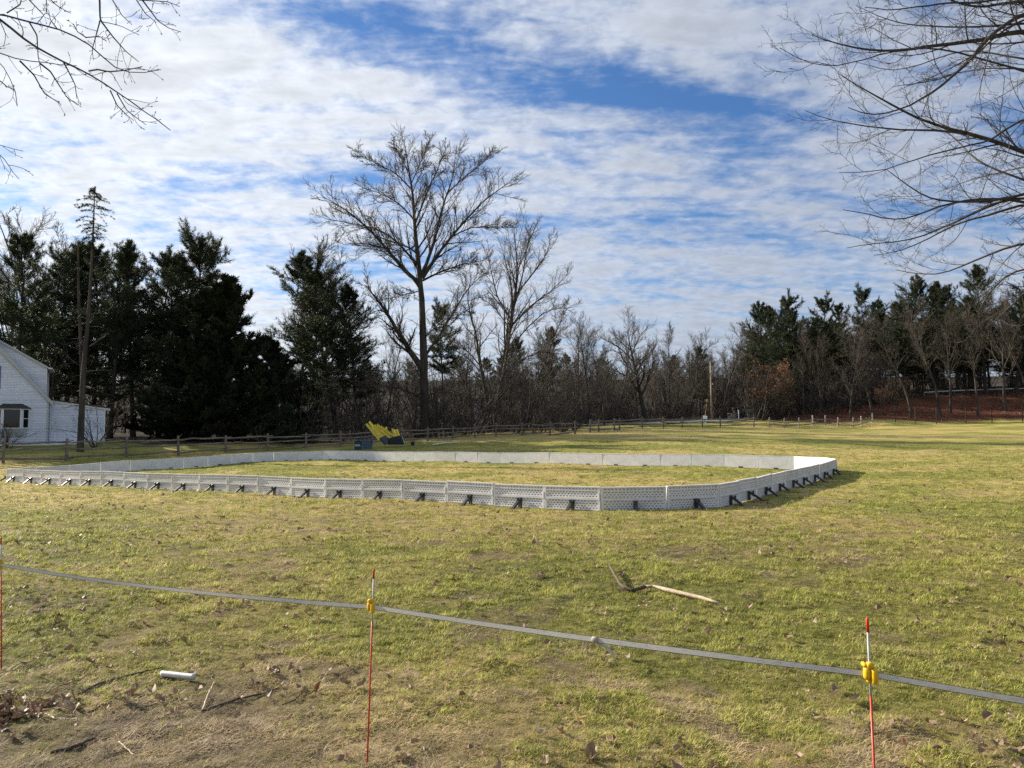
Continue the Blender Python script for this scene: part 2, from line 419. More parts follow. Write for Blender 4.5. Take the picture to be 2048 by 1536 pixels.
M['glass'] = mat('window_glass', (0.012, 0.013, 0.015), 0.08, 0.2, 1.0, spec=0.6)
M['stone'] = mat('foundation', (0.16, 0.155, 0.15), 0.9, 0.3, 5.0, 0.4)
M['yellow_pad'] = mat('yellow_vinyl', (0.88, 0.72, 0.10), 0.45, 0.12, 3.0, spec=0.4, col2=(0.70, 0.56, 0.07))
M['bag'] = mat('charcoal_bag', (0.075, 0.088, 0.12), 0.6, 0.3, 4.0, 0.5, 8.0)
M['bag_black'] = mat('black_bag', (0.020, 0.024, 0.032), 0.55, 0.4, 4.0, 0.6, 8.0)
M['tote'] = mat('teal_tote', (0.030, 0.060, 0.085), 0.45, 0.2, 3.0)
M['tote_light'] = mat('grey_blue_tote', (0.070, 0.115, 0.160), 0.45, 0.2, 3.0)
M['sticker'] = mat('pale_sticker', (0.34, 0.42, 0.42), 0.6, 0.2, 20.0)
M['navy'] = mat('navy_bucket', (0.025, 0.025, 0.10), 0.4, 0.2, 4.0)
M['white'] = mat('white_plastic', (0.80, 0.80, 0.78), 0.4, 0.06, 4.0, spec=0.4)
M['pipe'] = mat('weathered_pipe', (0.58, 0.58, 0.56), 0.5, 0.2, 12.0, spec=0.4)
M['ball'] = mat('pale_ball', (0.62, 0.55, 0.40), 0.5, 0.15, 8.0)
M['pole'] = mat('pole_wood', (0.34, 0.25, 0.17), 0.8, 0.3, 2.0, 0.3, stretch=(6, 6, .4))
M['orange'] = mat('guy_guard', (0.42, 0.24, 0.09), 0.5, 0.15, 3.0)
M['asphalt'] = mat('asphalt', (0.20, 0.19, 0.18), 0.9, 0.25, 1.5, 0.3, 60.0)
M['red'] = mat('red_fibreglass', (0.52, 0.050, 0.022), 0.4, 0.15, 20.0, spec=0.4)
M['clip'] = mat('yellow_clip', (0.72, 0.43, 0.012), 0.4, 0.1, 20.0, spec=0.4)
M['grey_post'] = mat('grey_fibreglass', (0.50, 0.50, 0.48), 0.5, 0.15, 30.0, spec=0.4)
M['wire'] = mat('dark_wire', (0.03, 0.03, 0.03), 0.6, 0.2, 3.0)
M['stick_bark'] = mat('fallen_stick', (0.110, 0.082, 0.060), 0.85, 0.5, 30.0, 0.5, 90.0)
M['stick_pale'] = mat('peeled_stick', (0.52, 0.42, 0.29), 0.7, 0.3, 22.0, 0.3, 90.0)
M['gold_leaf'] = mat('gold_leaves', (0.36, 0.20, 0.07), 0.7, 0.4, 1.2, trans=0.35, spec=0.2)
M['grass'] = leafy('grass_blades', 'grass')

def tape_mat():
    m = bpy.data.materials.new('woven_tape'); m.use_nodes = True
    nt = m.node_tree; nt.nodes.clear(); g = N(nt)
    uv = g.n('ShaderNodeUVMap').outputs[0]
    s = g.n('ShaderNodeSeparateXYZ'); g.l(uv, s.inputs[0])
    edge = g.m('ABSOLUTE', g.m('SUBTRACT', s.outputs[1], 0.5))
    e = g.ss(edge, 0.40, 0.44)
    wv = g.m('MULTIPLY', g.m('ADD', g.m('SINE', g.m('MULTIPLY', s.outputs[1], 44.0)), 1.0), 0.5)
    mp = g.n('ShaderNodeMapping'); g.l(uv, mp.inputs[0]); mp.inputs['Scale'].default_value = (5.0, 1.5, 1)
    dirt = g.noise(mp.outputs[0], 6.0, 5.0, 0.65)
    base = g.mix(wv, (0.50, 0.48, 0.44), (0.84, 0.82, 0.76))
    base = g.mix(g.ss(dirt, 0.50, 0.72, 0, 0.75), base, (0.16, 0.14, 0.12))
    base = g.mix(e, base, (0.05, 0.045, 0.04))
    b = g.n('ShaderNodeBsdfPrincipled'); g.l(base, b.inputs['Base Color']); b.inputs['Roughness'].default_value = 0.6
    tr = g.n('ShaderNodeBsdfTranslucent'); g.l(base, tr.inputs[0])
    mx = g.n('ShaderNodeMixShader'); mx.inputs[0].default_value = 0.5
    out = g.n('ShaderNodeOutputMaterial')
    g.l(b.outputs[0], mx.inputs[1]); g.l(tr.outputs[0], mx.inputs[2]); g.l(mx.outputs[0], out.inputs[0])
    return m
M['tape'] = tape_mat()

def ground_mat():
    m = bpy.data.materials.new('lawn_ground'); m.use_nodes = True
    nt = m.node_tree; nt.nodes.clear(); g = N(nt)
    tc = g.n('ShaderNodeTexCoord').outputs['Object']
    a = g.n('ShaderNodeAttribute', attribute_name='lawn').outputs['Color']
    f1 = g.noise(tc, 22.0, 6.0, 0.7); f2 = g.noise(tc, 1.6, 6.0, 0.65, 0.4); f3 = g.noise(tc, 5.0, 5.0, 0.65)
    k = g.m('ADD', 0.55, g.m('MULTIPLY', f1, 0.9))
    s1 = g.n('ShaderNodeVectorMath', operation='SCALE'); g.l(a, s1.inputs[0]); g.l(k, s1.inputs['Scale'])
    lw = g.n('ShaderNodeAttribute', attribute_name='floor').outputs['Fac']; keep = g.m('SUBTRACT', 1.0, lw)
    c = g.mix(g.m('MULTIPLY', g.ss(f2, 0.55, 0.70, 0, 0.55), keep), s1.outputs[0], (0.350, 0.268, 0.105))
    c = g.mix(g.m('MULTIPLY', g.ss(f3, 0.58, 0.72, 0, 0.65), keep), c, (0.095, 0.098, 0.034))
    b = g.n('ShaderNodeBsdfPrincipled'); g.l(c, b.inputs['Base Color']); b.inputs['Roughness'].default_value = 0.9; b.inputs['Specular IOR Level'].default_value = 0.1
    bp = g.n('ShaderNodeBump'); bp.inputs['Strength'].default_value = 0.9; bp.inputs['Distance'].default_value = 0.06
    g.l(g.m('ADD', g.m('MULTIPLY', f3, 0.8), g.m('MULTIPLY', f1, 0.35)), bp.inputs['Height']); g.l(bp.outputs[0], b.inputs['Normal'])
    out = g.n('ShaderNodeOutputMaterial'); g.l(b.outputs[0], out.inputs[0])
    return m

# ------------------------------------------------------------------ ground sheet
def wood_floor(x, y):
    """1 where the leaf-strewn floor of the wood begins behind the fences"""
    px = 1024 + F * x / np.maximum(y, 1.0)
    fp = np.array([f[0] for f in FENCE], float); fd = np.array([f[1] for f in FENCE], float)
    edge = np.interp(px, fp, fd)
    edge = edge + np.interp(px, [-200, 240, 300, 600, 760, 1000, 1300, 1500, 1560, 1640, 1760, 2100], [14, 10, 6, 5, 5, 8, 20, 20, 10, 4, 1.5, 1.5])
    return sstep(y - edge + (fbm(x * .3, y * .3, 71, 3) - .5) * 3, -0.6, 1.6) * (y > 20)
def build_ground():
    ang = np.concatenate([np.radians(np.linspace(-46, 46, 380)), np.radians(np.linspace(50, 310, 66))])
    rad = np.concatenate([[0.4, 0.9, 1.5, 2.1], np.geomspace(2.6, 30, 230), np.geomspace(30.6, 130, 130), np.geomspace(134, 900, 26)])
    AA, RR = np.meshgrid(ang, rad)
    X = RR * np.sin(AA); Y = RR * np.cos(AA); Z = ground_z(X, Y)
    nA = len(ang); nR = len(rad)
    V = np.stack([X.ravel(), Y.ravel(), Z.ravel()], 1)
    i = np.arange(nR - 1)[:, None]; j = np.arange(nA)[None, :]; j2 = (j + 1) % nA
    Q = np.stack([i * nA + j, i * nA + j2, (i + 1) * nA + j2, (i + 1) * nA + j], -1).reshape(-1, 4)[:, ::-1]
    V = np.vstack([V, [[0, 0, gz(0, 0)]]]); c = len(V) - 1
    T = np.stack([np.full(nA, c), np.arange(nA), (np.arange(nA) + 1) % nA], 1)[:, ::-1]
    me = mesh_np('ground', V, [Q, T], ground_mat(), True)
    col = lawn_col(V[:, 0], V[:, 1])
    wf = wood_floor(V[:, 0], V[:, 1])[:, None]
    n = fbm(V[:, 0] * .6, V[:, 1] * .6, 91, 3)[:, None]
    red = (sstep(V[:, 0], 34, 46) * (1 - sstep(V[:, 1], 112, 120)))[:, None]
    litter = (np.array([0.050, 0.040, 0.030]) * (1 - red) + np.array([0.120, 0.046, 0.026]) * red) * (0.4 + 1.2 * n)
    col = col * (1 - wf) + litter * wf
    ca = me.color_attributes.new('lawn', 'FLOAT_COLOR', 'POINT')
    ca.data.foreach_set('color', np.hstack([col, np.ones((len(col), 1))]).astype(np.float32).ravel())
    fa = me.attributes.new('floor', 'FLOAT', 'POINT'); fa.data.foreach_set('value', wf[:, 0].astype(np.float32))
    tag(new_obj('ground', me), 'patchy winter lawn sloping gently up to the woods', None, None, 'structure')
build_ground()

def strip(name, pts, width, lift, matl):
    """a road laid on the ground along a list of (x, y)"""
    pts = np.array(pts, float); n = 60
    t = np.linspace(0, len(pts) - 1, n); xs = np.interp(t, range(len(pts)), pts[:, 0]); ys = np.interp(t, range(len(pts)), pts[:, 1])
    k = np.ones(7) / 7; xs[3:-3] = np.convolve(xs, k, 'valid'); ys[3:-3] = np.convolve(ys, k, 'valid')
    tx = np.gradient(xs); ty = np.gradient(ys); L = np.hypot(tx, ty); nx, ny = -ty / L, tx / L
    V = []; cols = 9
    for c in range(cols):
        s = (c / (cols - 1) - .5) * width; V.append(np.stack([xs + nx * s, ys + ny * s, base_z(xs + nx * s, ys + ny * s) + lift], 1))
    V = np.concatenate(V); Q = []
    for c in range(cols - 1):
        for i in range(n - 1): Q.append((c * n + i, c * n + i + 1, (c + 1) * n + i + 1, (c + 1) * n + i))
    return new_obj(name, mesh_np(name, V, np.array(Q)[:, ::-1], matl, True))
drive = strip('driveway', [(xat(1020, 92), 92), (xat(1150, 95), 95), (xat(1300, 99), 99), (xat(1420, 104), 104), (xat(1490, 111), 111), (xat(1500, 122), 122), (xat(1480, 140), 140)], 4.2, 0.09, M['asphalt'])
tag(drive, 'grey driveway curving into the wood behind the fence', None, None, 'structure')

# ------------------------------------------------------------------ rink boards
def board_meshes():
    """outside: two bands of slots between ribs; inside: smooth. Local x along the board, -y outside, z up, origin at base middle"""
    L = PL - 0.012; H = PH; T = 0.055
    V = []; Q = []
    def quad(a, b, c, d):
        k = len(V); V.extend([a, b, c, d]); Q.append((k, k + 1, k + 2, k + 3))
    def band(z0, z1, rows, cols, y):
        x0, x1 = -L / 2 + 0.05, L / 2 - 0.05
        cw = (x1 - x0) / cols; ch = (z1 - z0) / rows
        for r in range(rows):
            off = 0.0 if r % 2 == 0 else cw / 2
            n = cols if r % 2 == 0 else cols - 1
            if off: quad((x0, y, z0 + r * ch), (x0 + off, y, z0 + r * ch), (x0 + off, y, z0 + (r + 1) * ch), (x0, y, z0 + (r + 1) * ch)); quad((x1 - off, y, z0 + r * ch), (x1, y, z0 + r * ch), (x1, y, z0 + (r + 1) * ch), (x1 - off, y, z0 + (r + 1) * ch))
            for c in range(n):
                xa = x0 + off + c * cw; xb = xa + cw; za = z0 + r * ch; zb = za + ch
                hx = cw * 0.29; hz = ch * 0.25; cx = (xa + xb) / 2; cz = (za + zb) / 2
                o = [(xa, za), (xb, za), (xb, zb), (xa, zb)]; i = [(cx - hx, cz - hz), (cx + hx, cz - hz), (cx + hx, cz + hz), (cx - hx, cz + hz)]
                dpt = y + 0.034; sh = 0.7
                ii = [(cx + (p - cx) * sh, cz + (q - cz) * sh) for p, q in i]
                for k in range(4):
                    k2 = (k + 1) % 4
                    quad((*o[k][:1], y, o[k][1]), (o[k2][0], y, o[k2][1]), (i[k2][0], y, i[k2][1]), (i[k][0], y, i[k][1]))
                    quad((i[k][0], y, i[k][1]), (i[k2][0], y, i[k2][1]), (ii[k2][0], dpt, ii[k2][1]), (ii[k][0], dpt, ii[k][1]))
                quad(*[(p, dpt, q) for p, q in ii])
    yf = -T / 2 + 0.012
    band(0.025, 0.245, 4, 16, yf)
    band(0.30, 0.455, 3, 16, yf)
    band(0.475, 0.53, 1, 16, yf)
    mb = MB(); mb.v = V; mb.f = Q; mb.k = len(V)
    mb.box(-L / 2 + .045, L / 2 - .045, -T / 2 - 0.004, yf + 0.03, 0.247, 0.298)     # middle rib
    mb.box(-L / 2 + .045, L / 2 - .045, -T / 2 + 0.002, yf + 0.03, 0.456, 0.474)
    mb.box(-L / 2 + .045, L / 2 - .045, -T / 2 + 0.001, yf + 0.03, 0.0, 0.024)
    for s in (-1, 1):
        a, b = sorted((s * L / 2, s * (L / 2 - 0.048)))
        mb.box(a, b, -T / 2, T / 2 - 0.008, 0.0, 0.532)                           # end ribs
    mb.box(-L / 2, L / 2, T / 2 - 0.007, T / 2, 0.0, 0.531)                        # inside sheet
    mb.box(-L / 2, L / 2, -T / 2 - 0.006, T / 2 + 0.004, 0.533, H)                 # top lip
    return mb.data('board_panel', M['board'])
def brace_mesh():
    mb = MB()
    mb.box(-0.055, 0.055, -0.085, -0.040, 0.0, 0.255)                              # upright
    v = [(x, y, z) for x in (-0.045, 0.045) for y, z in ((-0.088, 0.25), (-0.088, 0.175), (-0.37, 0.0), (-0.47, 0.0))]
    mb.add(v, [(0, 3, 2, 1), (4, 5, 6, 7), (0, 4, 7, 3), (1, 2, 6, 5), (2, 3, 7, 6), (0, 1, 5, 4)])
    mb.box(-0.05, 0.05, -0.56, -0.36, -0.012, 0.012)                               # foot
    mb.box(-0.026, 0.026, -0.20, -0.15, 0.12, 0.26)                                # lug
    return mb.data('brace', M['black'], bevel=0.004)
def build_rink():
    pm = board_meshes(); bm_ = brace_mesh()
    cm = MB().box(-0.09, 0.09, 0.036, 0.085, 0.0, 0.05).data('base_clip', M['black'])
    km = MB().box(-0.010, 0.010, -0.040, -0.029, 0.245, 0.42).data('joint_clip', M['white'])
    rk_ = thing('rink_boards', 'white plastic rink boards joined in a long rounded rectangle on the lawn', 'rink boards', (*A0, gz(*A0)))
    root = np.array(rk_.location)
    rng = np.random.default_rng(3); n = len(rink_pts)
    zs = base_z(np.array([p[0] for p in rink_pts]), np.array([p[1] for p in rink_pts]))
    zs = zs * .5 + rink_z * .5
    for i in range(n):
        p = rink_pts[i]; q = rink_pts[(i + 1) % n]; c = (p + q) / 2; d = q - p
        jit = rng.normal(0, 0.007)
        z = (zs[i] + zs[(i + 1) % n]) / 2 + 0.005 + jit
        pitch = -math.atan2(zs[(i + 1) % n] - zs[i], np.linalg.norm(d)) + rng.normal(0, .004)
        o = new_obj('board_panel', pm, rk_, (c[0] - root[0], c[1] - root[1], z - root[2]))
        o.rotation_euler = (rng.normal(0, .02), pitch, math.atan2(d[1], d[0]))
        b = new_obj('brace', bm_, o, (rng.normal(0, .05), 0, 0)); b.scale = (.88, rng.uniform(.8, 1.0), .95)
        new_obj('base_clip', cm, o)
        k = new_obj('joint_clip', km, o, (PL / 2 - 0.03, 0, 0))
build_rink()

# ------------------------------------------------------------------ split rail fences
def rail_mesh(seed, L):
    rng = np.random.default_rng(seed); n = 7
    x = np.linspace(-L / 2 - .12, L / 2 + .12, n); y = rng.normal(0, .018, n); z = rng.normal(0, .02, n) - .03 * np.cos(x / L * math.pi)
    r = np.interp(np.abs(x), [0, L / 2 - .2, L / 2 + .12], [.062, .058, .034]) * (1 + rng.normal(0, .08, n))
    return MB().tube(np.stack([x, y, z], 1), r, 6).data('rail', M['wood_grey'])
def post_mesh(seed, m, H=1.23, w=.075):
    rng = np.random.default_rng(seed)
    z = [-.15, .0, .4, .8, H - .05, H]
    r = [w * 1.02, w, w * .97, w * .95, w * .93, w * .62]
    p = [(rng.normal(0, .006), rng.normal(0, .006), a) for a in z]
    return MB().tube(p, r, 7).data('post', m)
RAILS = [rail_mesh(s, 1.0) for s in range(5)]
POSTS = [post_mesh(s, M['wood_grey']) for s in range(3)]; POSTS_P = [post_mesh(s + 9, M['wood_pale']) for s in range(2)]
def HS(px): return float(np.interp(px, [0, 700, 1000], [1.18, 1.03, 1.0]))
def build_fence(lo, hi, label, pale=False, rails=(.98, .64, .20), first=None):
    seg = [f for f in FENCE if lo <= f[0] <= hi]
    rng = np.random.default_rng(lo + 500)
    P = []
    for px, D, py in seg:
        x = xat(px, D); P.append((x, D, float(base_z(np.array([x]), np.array([D]))[0])))
    P = np.array(P)
    t = thing('split_rail_fence', label, 'fence', P[0]); o0 = P[0]
    for i, p in enumerate(P):
        o = new_obj('post', (POSTS_P if pale else POSTS)[i % (2 if pale else 3)], t, p - o0)
        o.rotation_euler = (rng.normal(0, .02), rng.normal(0, .02), rng.uniform(0, 6))
        o.scale = (1.15, 1.15, HS(seg[i][0]) + rng.normal(0, .03))
    for i in range(len(P) - 1):
        a, b = P[i], P[i + 1]; d = b - a; L = np.linalg.norm(d)
        if L < 1.1: continue
        for h in rails:
            k = HS(seg[i][0]); za = h * k + rng.normal(0, .04); zb = h * k + rng.normal(0, .04)
            o = new_obj('rail', RAILS[rng.integers(5)], t, (a + b) / 2 - o0 + np.array([0, 0, (za + zb) / 2]))
            o.rotation_euler = (0, -math.atan2(d[2] + zb - za, math.hypot(d[0], d[1])), math.atan2(d[1], d[0]))
            o.scale = (L, 1, 1)
build_fence(-200, 1150, 'weathered three-rail fence running from the white house past the big bare tree')
build_fence(1180, 1507, 'weathered three-rail fence in front of the grey driveway')
build_fence(1538, 1744, 'low two-rail fence with pale posts below the leaf-covered bank', True, (.72, .30))

def wire_fence():
    px = [1790, 1830, 1872, 1931, 1983, 2044, 2110]
    P = []
    for p in px:
        D = 97.5 - (p - 1790) * .006; x = xat(p, D); P.append((x, D, float(base_z(np.array([x]), np.array([D]))[0])))
    P = np.array(P)
    t = thing('wire_fence', 'tall thin dark wire fence at the foot of the leaf-covered bank', 'fence', P[0])
    pm = MB().box(-.035, .035, -.035, .035, -.1, 2.1).data('post', M['wire'])
    for p in P: new_obj('post', pm, t, p - P[0])
    for i in range(len(P) - 1):
        for h in (.35, .8, 1.25, 1.7, 2.05):
            a = P[i] - P[0] + [0, 0, h]; b = P[i + 1] - P[0] + [0, 0, h]
            MB().tube([a, (a + b) / 2 - [0, 0, .03], b], .008, 4).obj('wire', M['wire'], t)
wire_fence()

# ------------------------------------------------------------------ the white house
def build_house():
    Y = 57.0; k = Y / F
    def X(px): return (px - 1024) * k
    def Z(py): return EYE + (850 - py) * k
    x_c = X(98); z_b = Z(888); z_e = Z(797)
    x_r = x_c - 5.2; slope = 1.0
    h = thing('white_house', 'white clapboard house with bay window and sloping roof edge behind the fence', 'house', (x_c, Y, z_b), math.radians(29)); h.scale = (.865, 1, 1)
    o = np.array([x_c, Y, z_b])
    def L(x): return x - x_c
    def zz(z): return z - z_b
    x_left = x_r - 5.2
    ridge = z_e + (x_c - x_r) * slope
    def roof_at(x): return ridge - abs(x - x_r) * slope
    # main gable wall with real clapboards
    wall = MB().prism([(L(x_left), 0), (0, 0), (0, zz(z_e)), (L(x_r), zz(ridge)), (L(x_left), zz(z_e))], 0.02, 7.0).obj('wall', M['siding'], h)
    ex = 0.118
    def boards(parent, x0, x1, ztop, y, dy=0.04):
        z = 0.0; i = 0
        while True:
            za, zb = z, z + ex + .012
            # clip against the roof line
            xs = np.linspace(x0, x1, 200); ok = xs[ztop(xs) > za + 0.04]
            if len(ok) < 2: break
            xa, xb = ok[0], ok[-1]
            ok2 = xs[ztop(xs) > zb]; ta, tb = (ok2[0], ok2[-1]) if len(ok2) > 1 else ((xa + xb) / 2 - .01, (xa + xb) / 2 + .01)
            v = [(xa, y - dy, za), (xb, y - dy, za), (tb, y - .003, zb), (ta, y - .003, zb), (xa, y + .015, za), (xb, y + .015, za), (tb, y + .015, zb), (ta, y + .015, zb)]
            MB().add(v, [(0, 1, 2, 3), (5, 4, 7, 6), (4, 5, 1, 0), (3, 2, 6, 7), (1, 5, 6, 2), (4, 0, 3, 7)]).obj('clapboard', M['siding'], parent)
            z += ex; i += 1
    boards(wall, L(X(-150)), -0.11, lambda xs: zz(np.array([roof_at(x + x_c) for x in np.atleast_1d(xs)])) - 0.12, 0.0)
    # corner board, rake board
    MB().box(-0.16, 0.0, -0.035, 0.05, 0, zz(z_e) - .02).obj('corner_board', M['trim_grey'], h)
    for s in (-1, 1):
        xe = x_r + s * 5.5; zE = ridge - 5.5
        MB().add([(L(x_r), -.17, zz(ridge) + .03), (L(x_r), -.17, zz(ridge) - .27), (L(xe), -.17, zz(zE) - .27), (L(xe), -.17, zz(zE) + .03),
                  (L(x_r), -.103, zz(ridge) + .03), (L(x_r), -.103, zz(ridge) - .27), (L(xe), -.103, zz(zE) - .27), (L(xe), -.103, zz(zE) + .03)],
                 [(0, 1, 2, 3), (7, 6, 5, 4), (0, 3, 7, 4), (1, 5, 6, 2), (2, 6, 7, 3), (0, 4, 5, 1)]).obj('rake_board', M['trim_grey'], h)
        MB().add([(L(x_r), -.10, zz(ridge) - .04), (L(xe), -.10, zz(zE) - .04), (L(xe), -.10, zz(zE) + .024), (L(x_r), -.10, zz(ridge) + .024),
                  (L(x_r), 7.2, zz(ridge) - .04), (L(xe), 7.2, zz(zE) - .04), (L(xe), 7.2, zz(zE) + .024), (L(x_r), 7.2, zz(ridge) + .024)],
                 [(0, 1, 2, 3), (7, 6, 5, 4), (0, 3, 7, 4), (1, 5, 6, 2), (2, 6, 7, 3), (0, 4, 5, 1)]).obj('roof', M['roof'], h)
    # dormer cheek set back behind the rake
    xd = X(91); zt = Z(735); zs2 = 0.52
    dtop = lambda xs: zz(zt) + (L(xd) - np.asarray(xs)) * zs2
    dm = MB().prism([(L(x_r), zz(roof_at(x_r)) - .2), (L(xd), zz(roof_at(xd)) - .1), (L(xd), zz(zt)), (L(x_r), float(dtop(L(x_r))))], 0.55, 5.5).obj('dormer', M['siding'], h)
    z0 = zz(roof_at(xd)); i = 0
    while z0 + i * ex < float(dtop(L(X(-60)))):
        za = z0 + i * ex; zb = za + ex + .012
        xa = L(x_r) + (zz(ridge) - za) if za < zz(ridge) else L(x_r)
        xb = min(L(xd), L(xd) - (za - zz(zt)) / zs2) if za > zz(zt) else L(xd)
        if xb - xa > .05:
            v = [(xa - .1, .53, za), (xb, .53, za), (xb, .545, zb), (xa - .1, .545, zb), (xa - .1, .56, za), (xb, .56, za), (xb, .56, zb), (xa - .1, .56, zb)]
            MB().add(v, [(0, 1, 2, 3), (5, 4, 7, 6), (4, 5, 1, 0), (3, 2, 6, 7), (1, 5, 6, 2), (4, 0, 3, 7)]).obj('clapboard', M['siding'], dm)
        i += 1
    MB().box(L(xd) - .06, L(xd) + .02, .50, .57, zz(roof_at(xd)), zz(zt) - .02).obj('corner_board', M['trim'], dm)
    xo = L(xd) + .12
    MB().add([(L(x_r), .38, float(dtop(L(x_r)))), (xo, .38, float(dtop(xo))), (xo, .38, float(dtop(xo)) + .13), (L(x_r), .38, float(dtop(L(x_r))) + .13),
              (L(x_r), 5.6, float(dtop(L(x_r)))), (xo, 5.6, float(dtop(xo))), (xo, 5.6, float(dtop(xo)) + .13), (L(x_r), 5.6, float(dtop(L(x_r))) + .13)],
             [(0, 1, 2, 3), (7, 6, 5, 4), (0, 3, 7, 4), (1, 5, 6, 2), (2, 6, 7, 3), (0, 4, 5, 1)]).obj('dormer_roof', M['trim_grey'], h)
    MB().box(xo + .0, xo + .30, .36, 5.5, float(dtop(xo)) - .02, float(dtop(xo)) + .08).obj('gutter', M['trim'], h)
    # lean-to wing
    w1 = L(X(214)); zt0 = zz(Z(800)); zt1 = zz(Z(815))
    wt = lambda xs: zt0 + (zt1 - zt0) * np.asarray(xs) / w1
    wg = MB().prism([(0.0, 0.0), (w1, 0.0), (w1, zt1), (0.0, zt0)], 0.62, 5.0).obj('wing_wall', M['siding'], h)
    boards(wg, 0.02, w1 - .06, lambda xs: wt(xs) - .1, 0.60)
    MB().box(w1 - .07, w1 + .01, .56, .64, 0, zt1 - .1).obj('corner_board', M['trim'], wg)
    MB().add([(0, .50, zt0 - .13), (w1 + .38, .50, float(wt(w1 + .38)) - .13), (w1 + .38, .50, float(wt(w1 + .38)) + .02), (0, .50, zt0 + .02),
              (0, .60, zt0 - .13), (w1 + .38, .60, float(wt(w1 + .38)) - .13), (w1 + .38, .60, float(wt(w1 + .38)) + .02), (0, .60, zt0 + .02)],
             [(0, 1, 2, 3), (7, 6, 5, 4), (0, 3, 7, 4), (1, 5, 6, 2), (2, 6, 7, 3), (0, 4, 5, 1)]).obj('fascia', M['trim'], h)
    MB().add([(0, .42, zt0 + .025), (w1 + .42, .42, float(wt(w1 + .42)) + .025), (w1 + .42, .42, float(wt(w1 + .42)) + .12), (0, .42, zt0 + .12),
              (0, 5.2, zt0 + .025), (w1 + .42, 5.2, float(wt(w1 + .42)) + .025), (w1 + .42, 5.2, float(wt(w1 + .42)) + .12), (0, 5.2, zt0 + .12)],
             [(0, 1, 2, 3), (7, 6, 5, 4), (0, 3, 7, 4), (1, 5, 6, 2), (2, 6, 7, 3), (0, 4, 5, 1)]).obj('wing_roof', M['roof'], h)
    # downpipe, base trim, foundation with cellar windows
    MB().tube([(0.10, .5, zt0 - .25), (0.10, .5, .05)], .04, 6).obj('downpipe', M['trim'], h)
    MB().box(L(x_left), w1, -.05, .66, -.10, -.002).obj('water_table', M['trim'], h)
    MB().box(L(x_left), w1 - .05, .03, 5.0, -.95, -.102).obj('foundation', M['stone'], h)
    for pa, pb in ((14, 38), (48, 88)):
        f = MB().box(L(X(pa)) - .06, L(X(pb)) + .06, -.02, .028, -.46, -.104).obj('cellar_window', M['trim'], h)
        MB().box(L(X(pa)), L(X(pb)), -.032, -.021, -.42, -.125).obj('pane', M['glass'], f)
    # bay window
    zb0, zb1 = zz(Z(857)), zz(Z(818))
    xA, xB = L(X(10)), L(X(46)); xC = L(X(62)); xD = L(X(-6)); dp = .62
    bay = MB().add([(xD, 0, zb0), (xA, -dp, zb0), (xB, -dp, zb0), (xC, 0, zb0), (xD, 0, zb1), (xA, -dp, zb1), (xB, -dp, zb1), (xC, 0, zb1)],
                   [(3, 2, 1, 0), (4, 5, 6, 7), (0, 1, 5, 4), (1, 2, 6, 5), (2, 3, 7, 6), (3, 0, 4, 7)]).obj('bay_window', M['trim'], h)
    MB().box(xA + .10, xB - .10, -dp - .012, -dp - .002, zb0 + .07, zb1 - .07).obj('pane', M['glass'], bay)
    def angled(xa, ya, xb, yb, z0, z1, a, b, off, name, m):
        d = np.array([xb - xa, yb - ya]); l = np.linalg.norm(d); d /= l; nrm = np.array([d[1], -d[0]])
        p = np.array([xa, ya]) + d * a * l + nrm * off; q = np.array([xa, ya]) + d * b * l + nrm * off
        MB().add([(*p, z0), (*q, z0), (*q, z1), (*p, z1), *[(*(c - nrm * .01), z) for c, z in ((p, z0), (q, z0), (q, z1), (p, z1))]],
                 [(0, 1, 2, 3), (7, 6, 5, 4), (0, 4, 5, 1), (1, 5, 6, 2), (2, 6, 7, 3), (3, 7, 4, 0)]).obj(name, m, bay)
    zm = (zb0 + zb1) / 2
    for z0, z1 in ((zb0 + .08, zm - .03), (zm + .03, zb1 - .08)):
        angled(xB, -dp, xC, 0, z0, z1, .24, .78, .012, 'sash_pane', M['glass'])
        angled(xD, 0, xA, -dp, z0, z1, .22, .76, .012, 'sash_pane', M['glass'])
    e = .14; zr = zz(Z(808))
    MB().add([(xD - e, 0, zb1 + .01), (xA - .06, -dp - e, zb1 + .01), (xB + .06, -dp - e, zb1 + .01), (xC + e, 0, zb1 + .01), (xA, -.02, zr), (xB, -.02, zr)],
             [(0, 1, 4), (1, 2, 5, 4), (2, 3, 5), (3, 2, 1, 0), (0, 4, 5, 3)]).obj('bay_roof', M['roof_green'], bay)
    zs0 = zz(Z(873))
    MB().add([(xD, 0, zb0 - .005), (xA, -dp, zb0 - .005), (xB, -dp, zb0 - .005), (xC, 0, zb0 - .005), (xD + .3, 0, zs0), (xA, -.12, zs0), (xB - .1, -.12, zs0), (xC - .5, 0, zs0)],
             [(0, 1, 2, 3), (7, 6, 5, 4), (0, 4, 5, 1), (1, 5, 6, 2), (2, 6, 7, 3)]).obj('bay_base', M['siding'], bay)
    for px0, px1 in ((-14, 3),):
        sh = MB().box(L(X(px0)), L(X(px1)), -.06, -.025, zz(Z(780)), zz(Z(735))).obj('shutter', M['blue'], h)
        sh['label'] = 'blue upstairs shutter'
build_house()

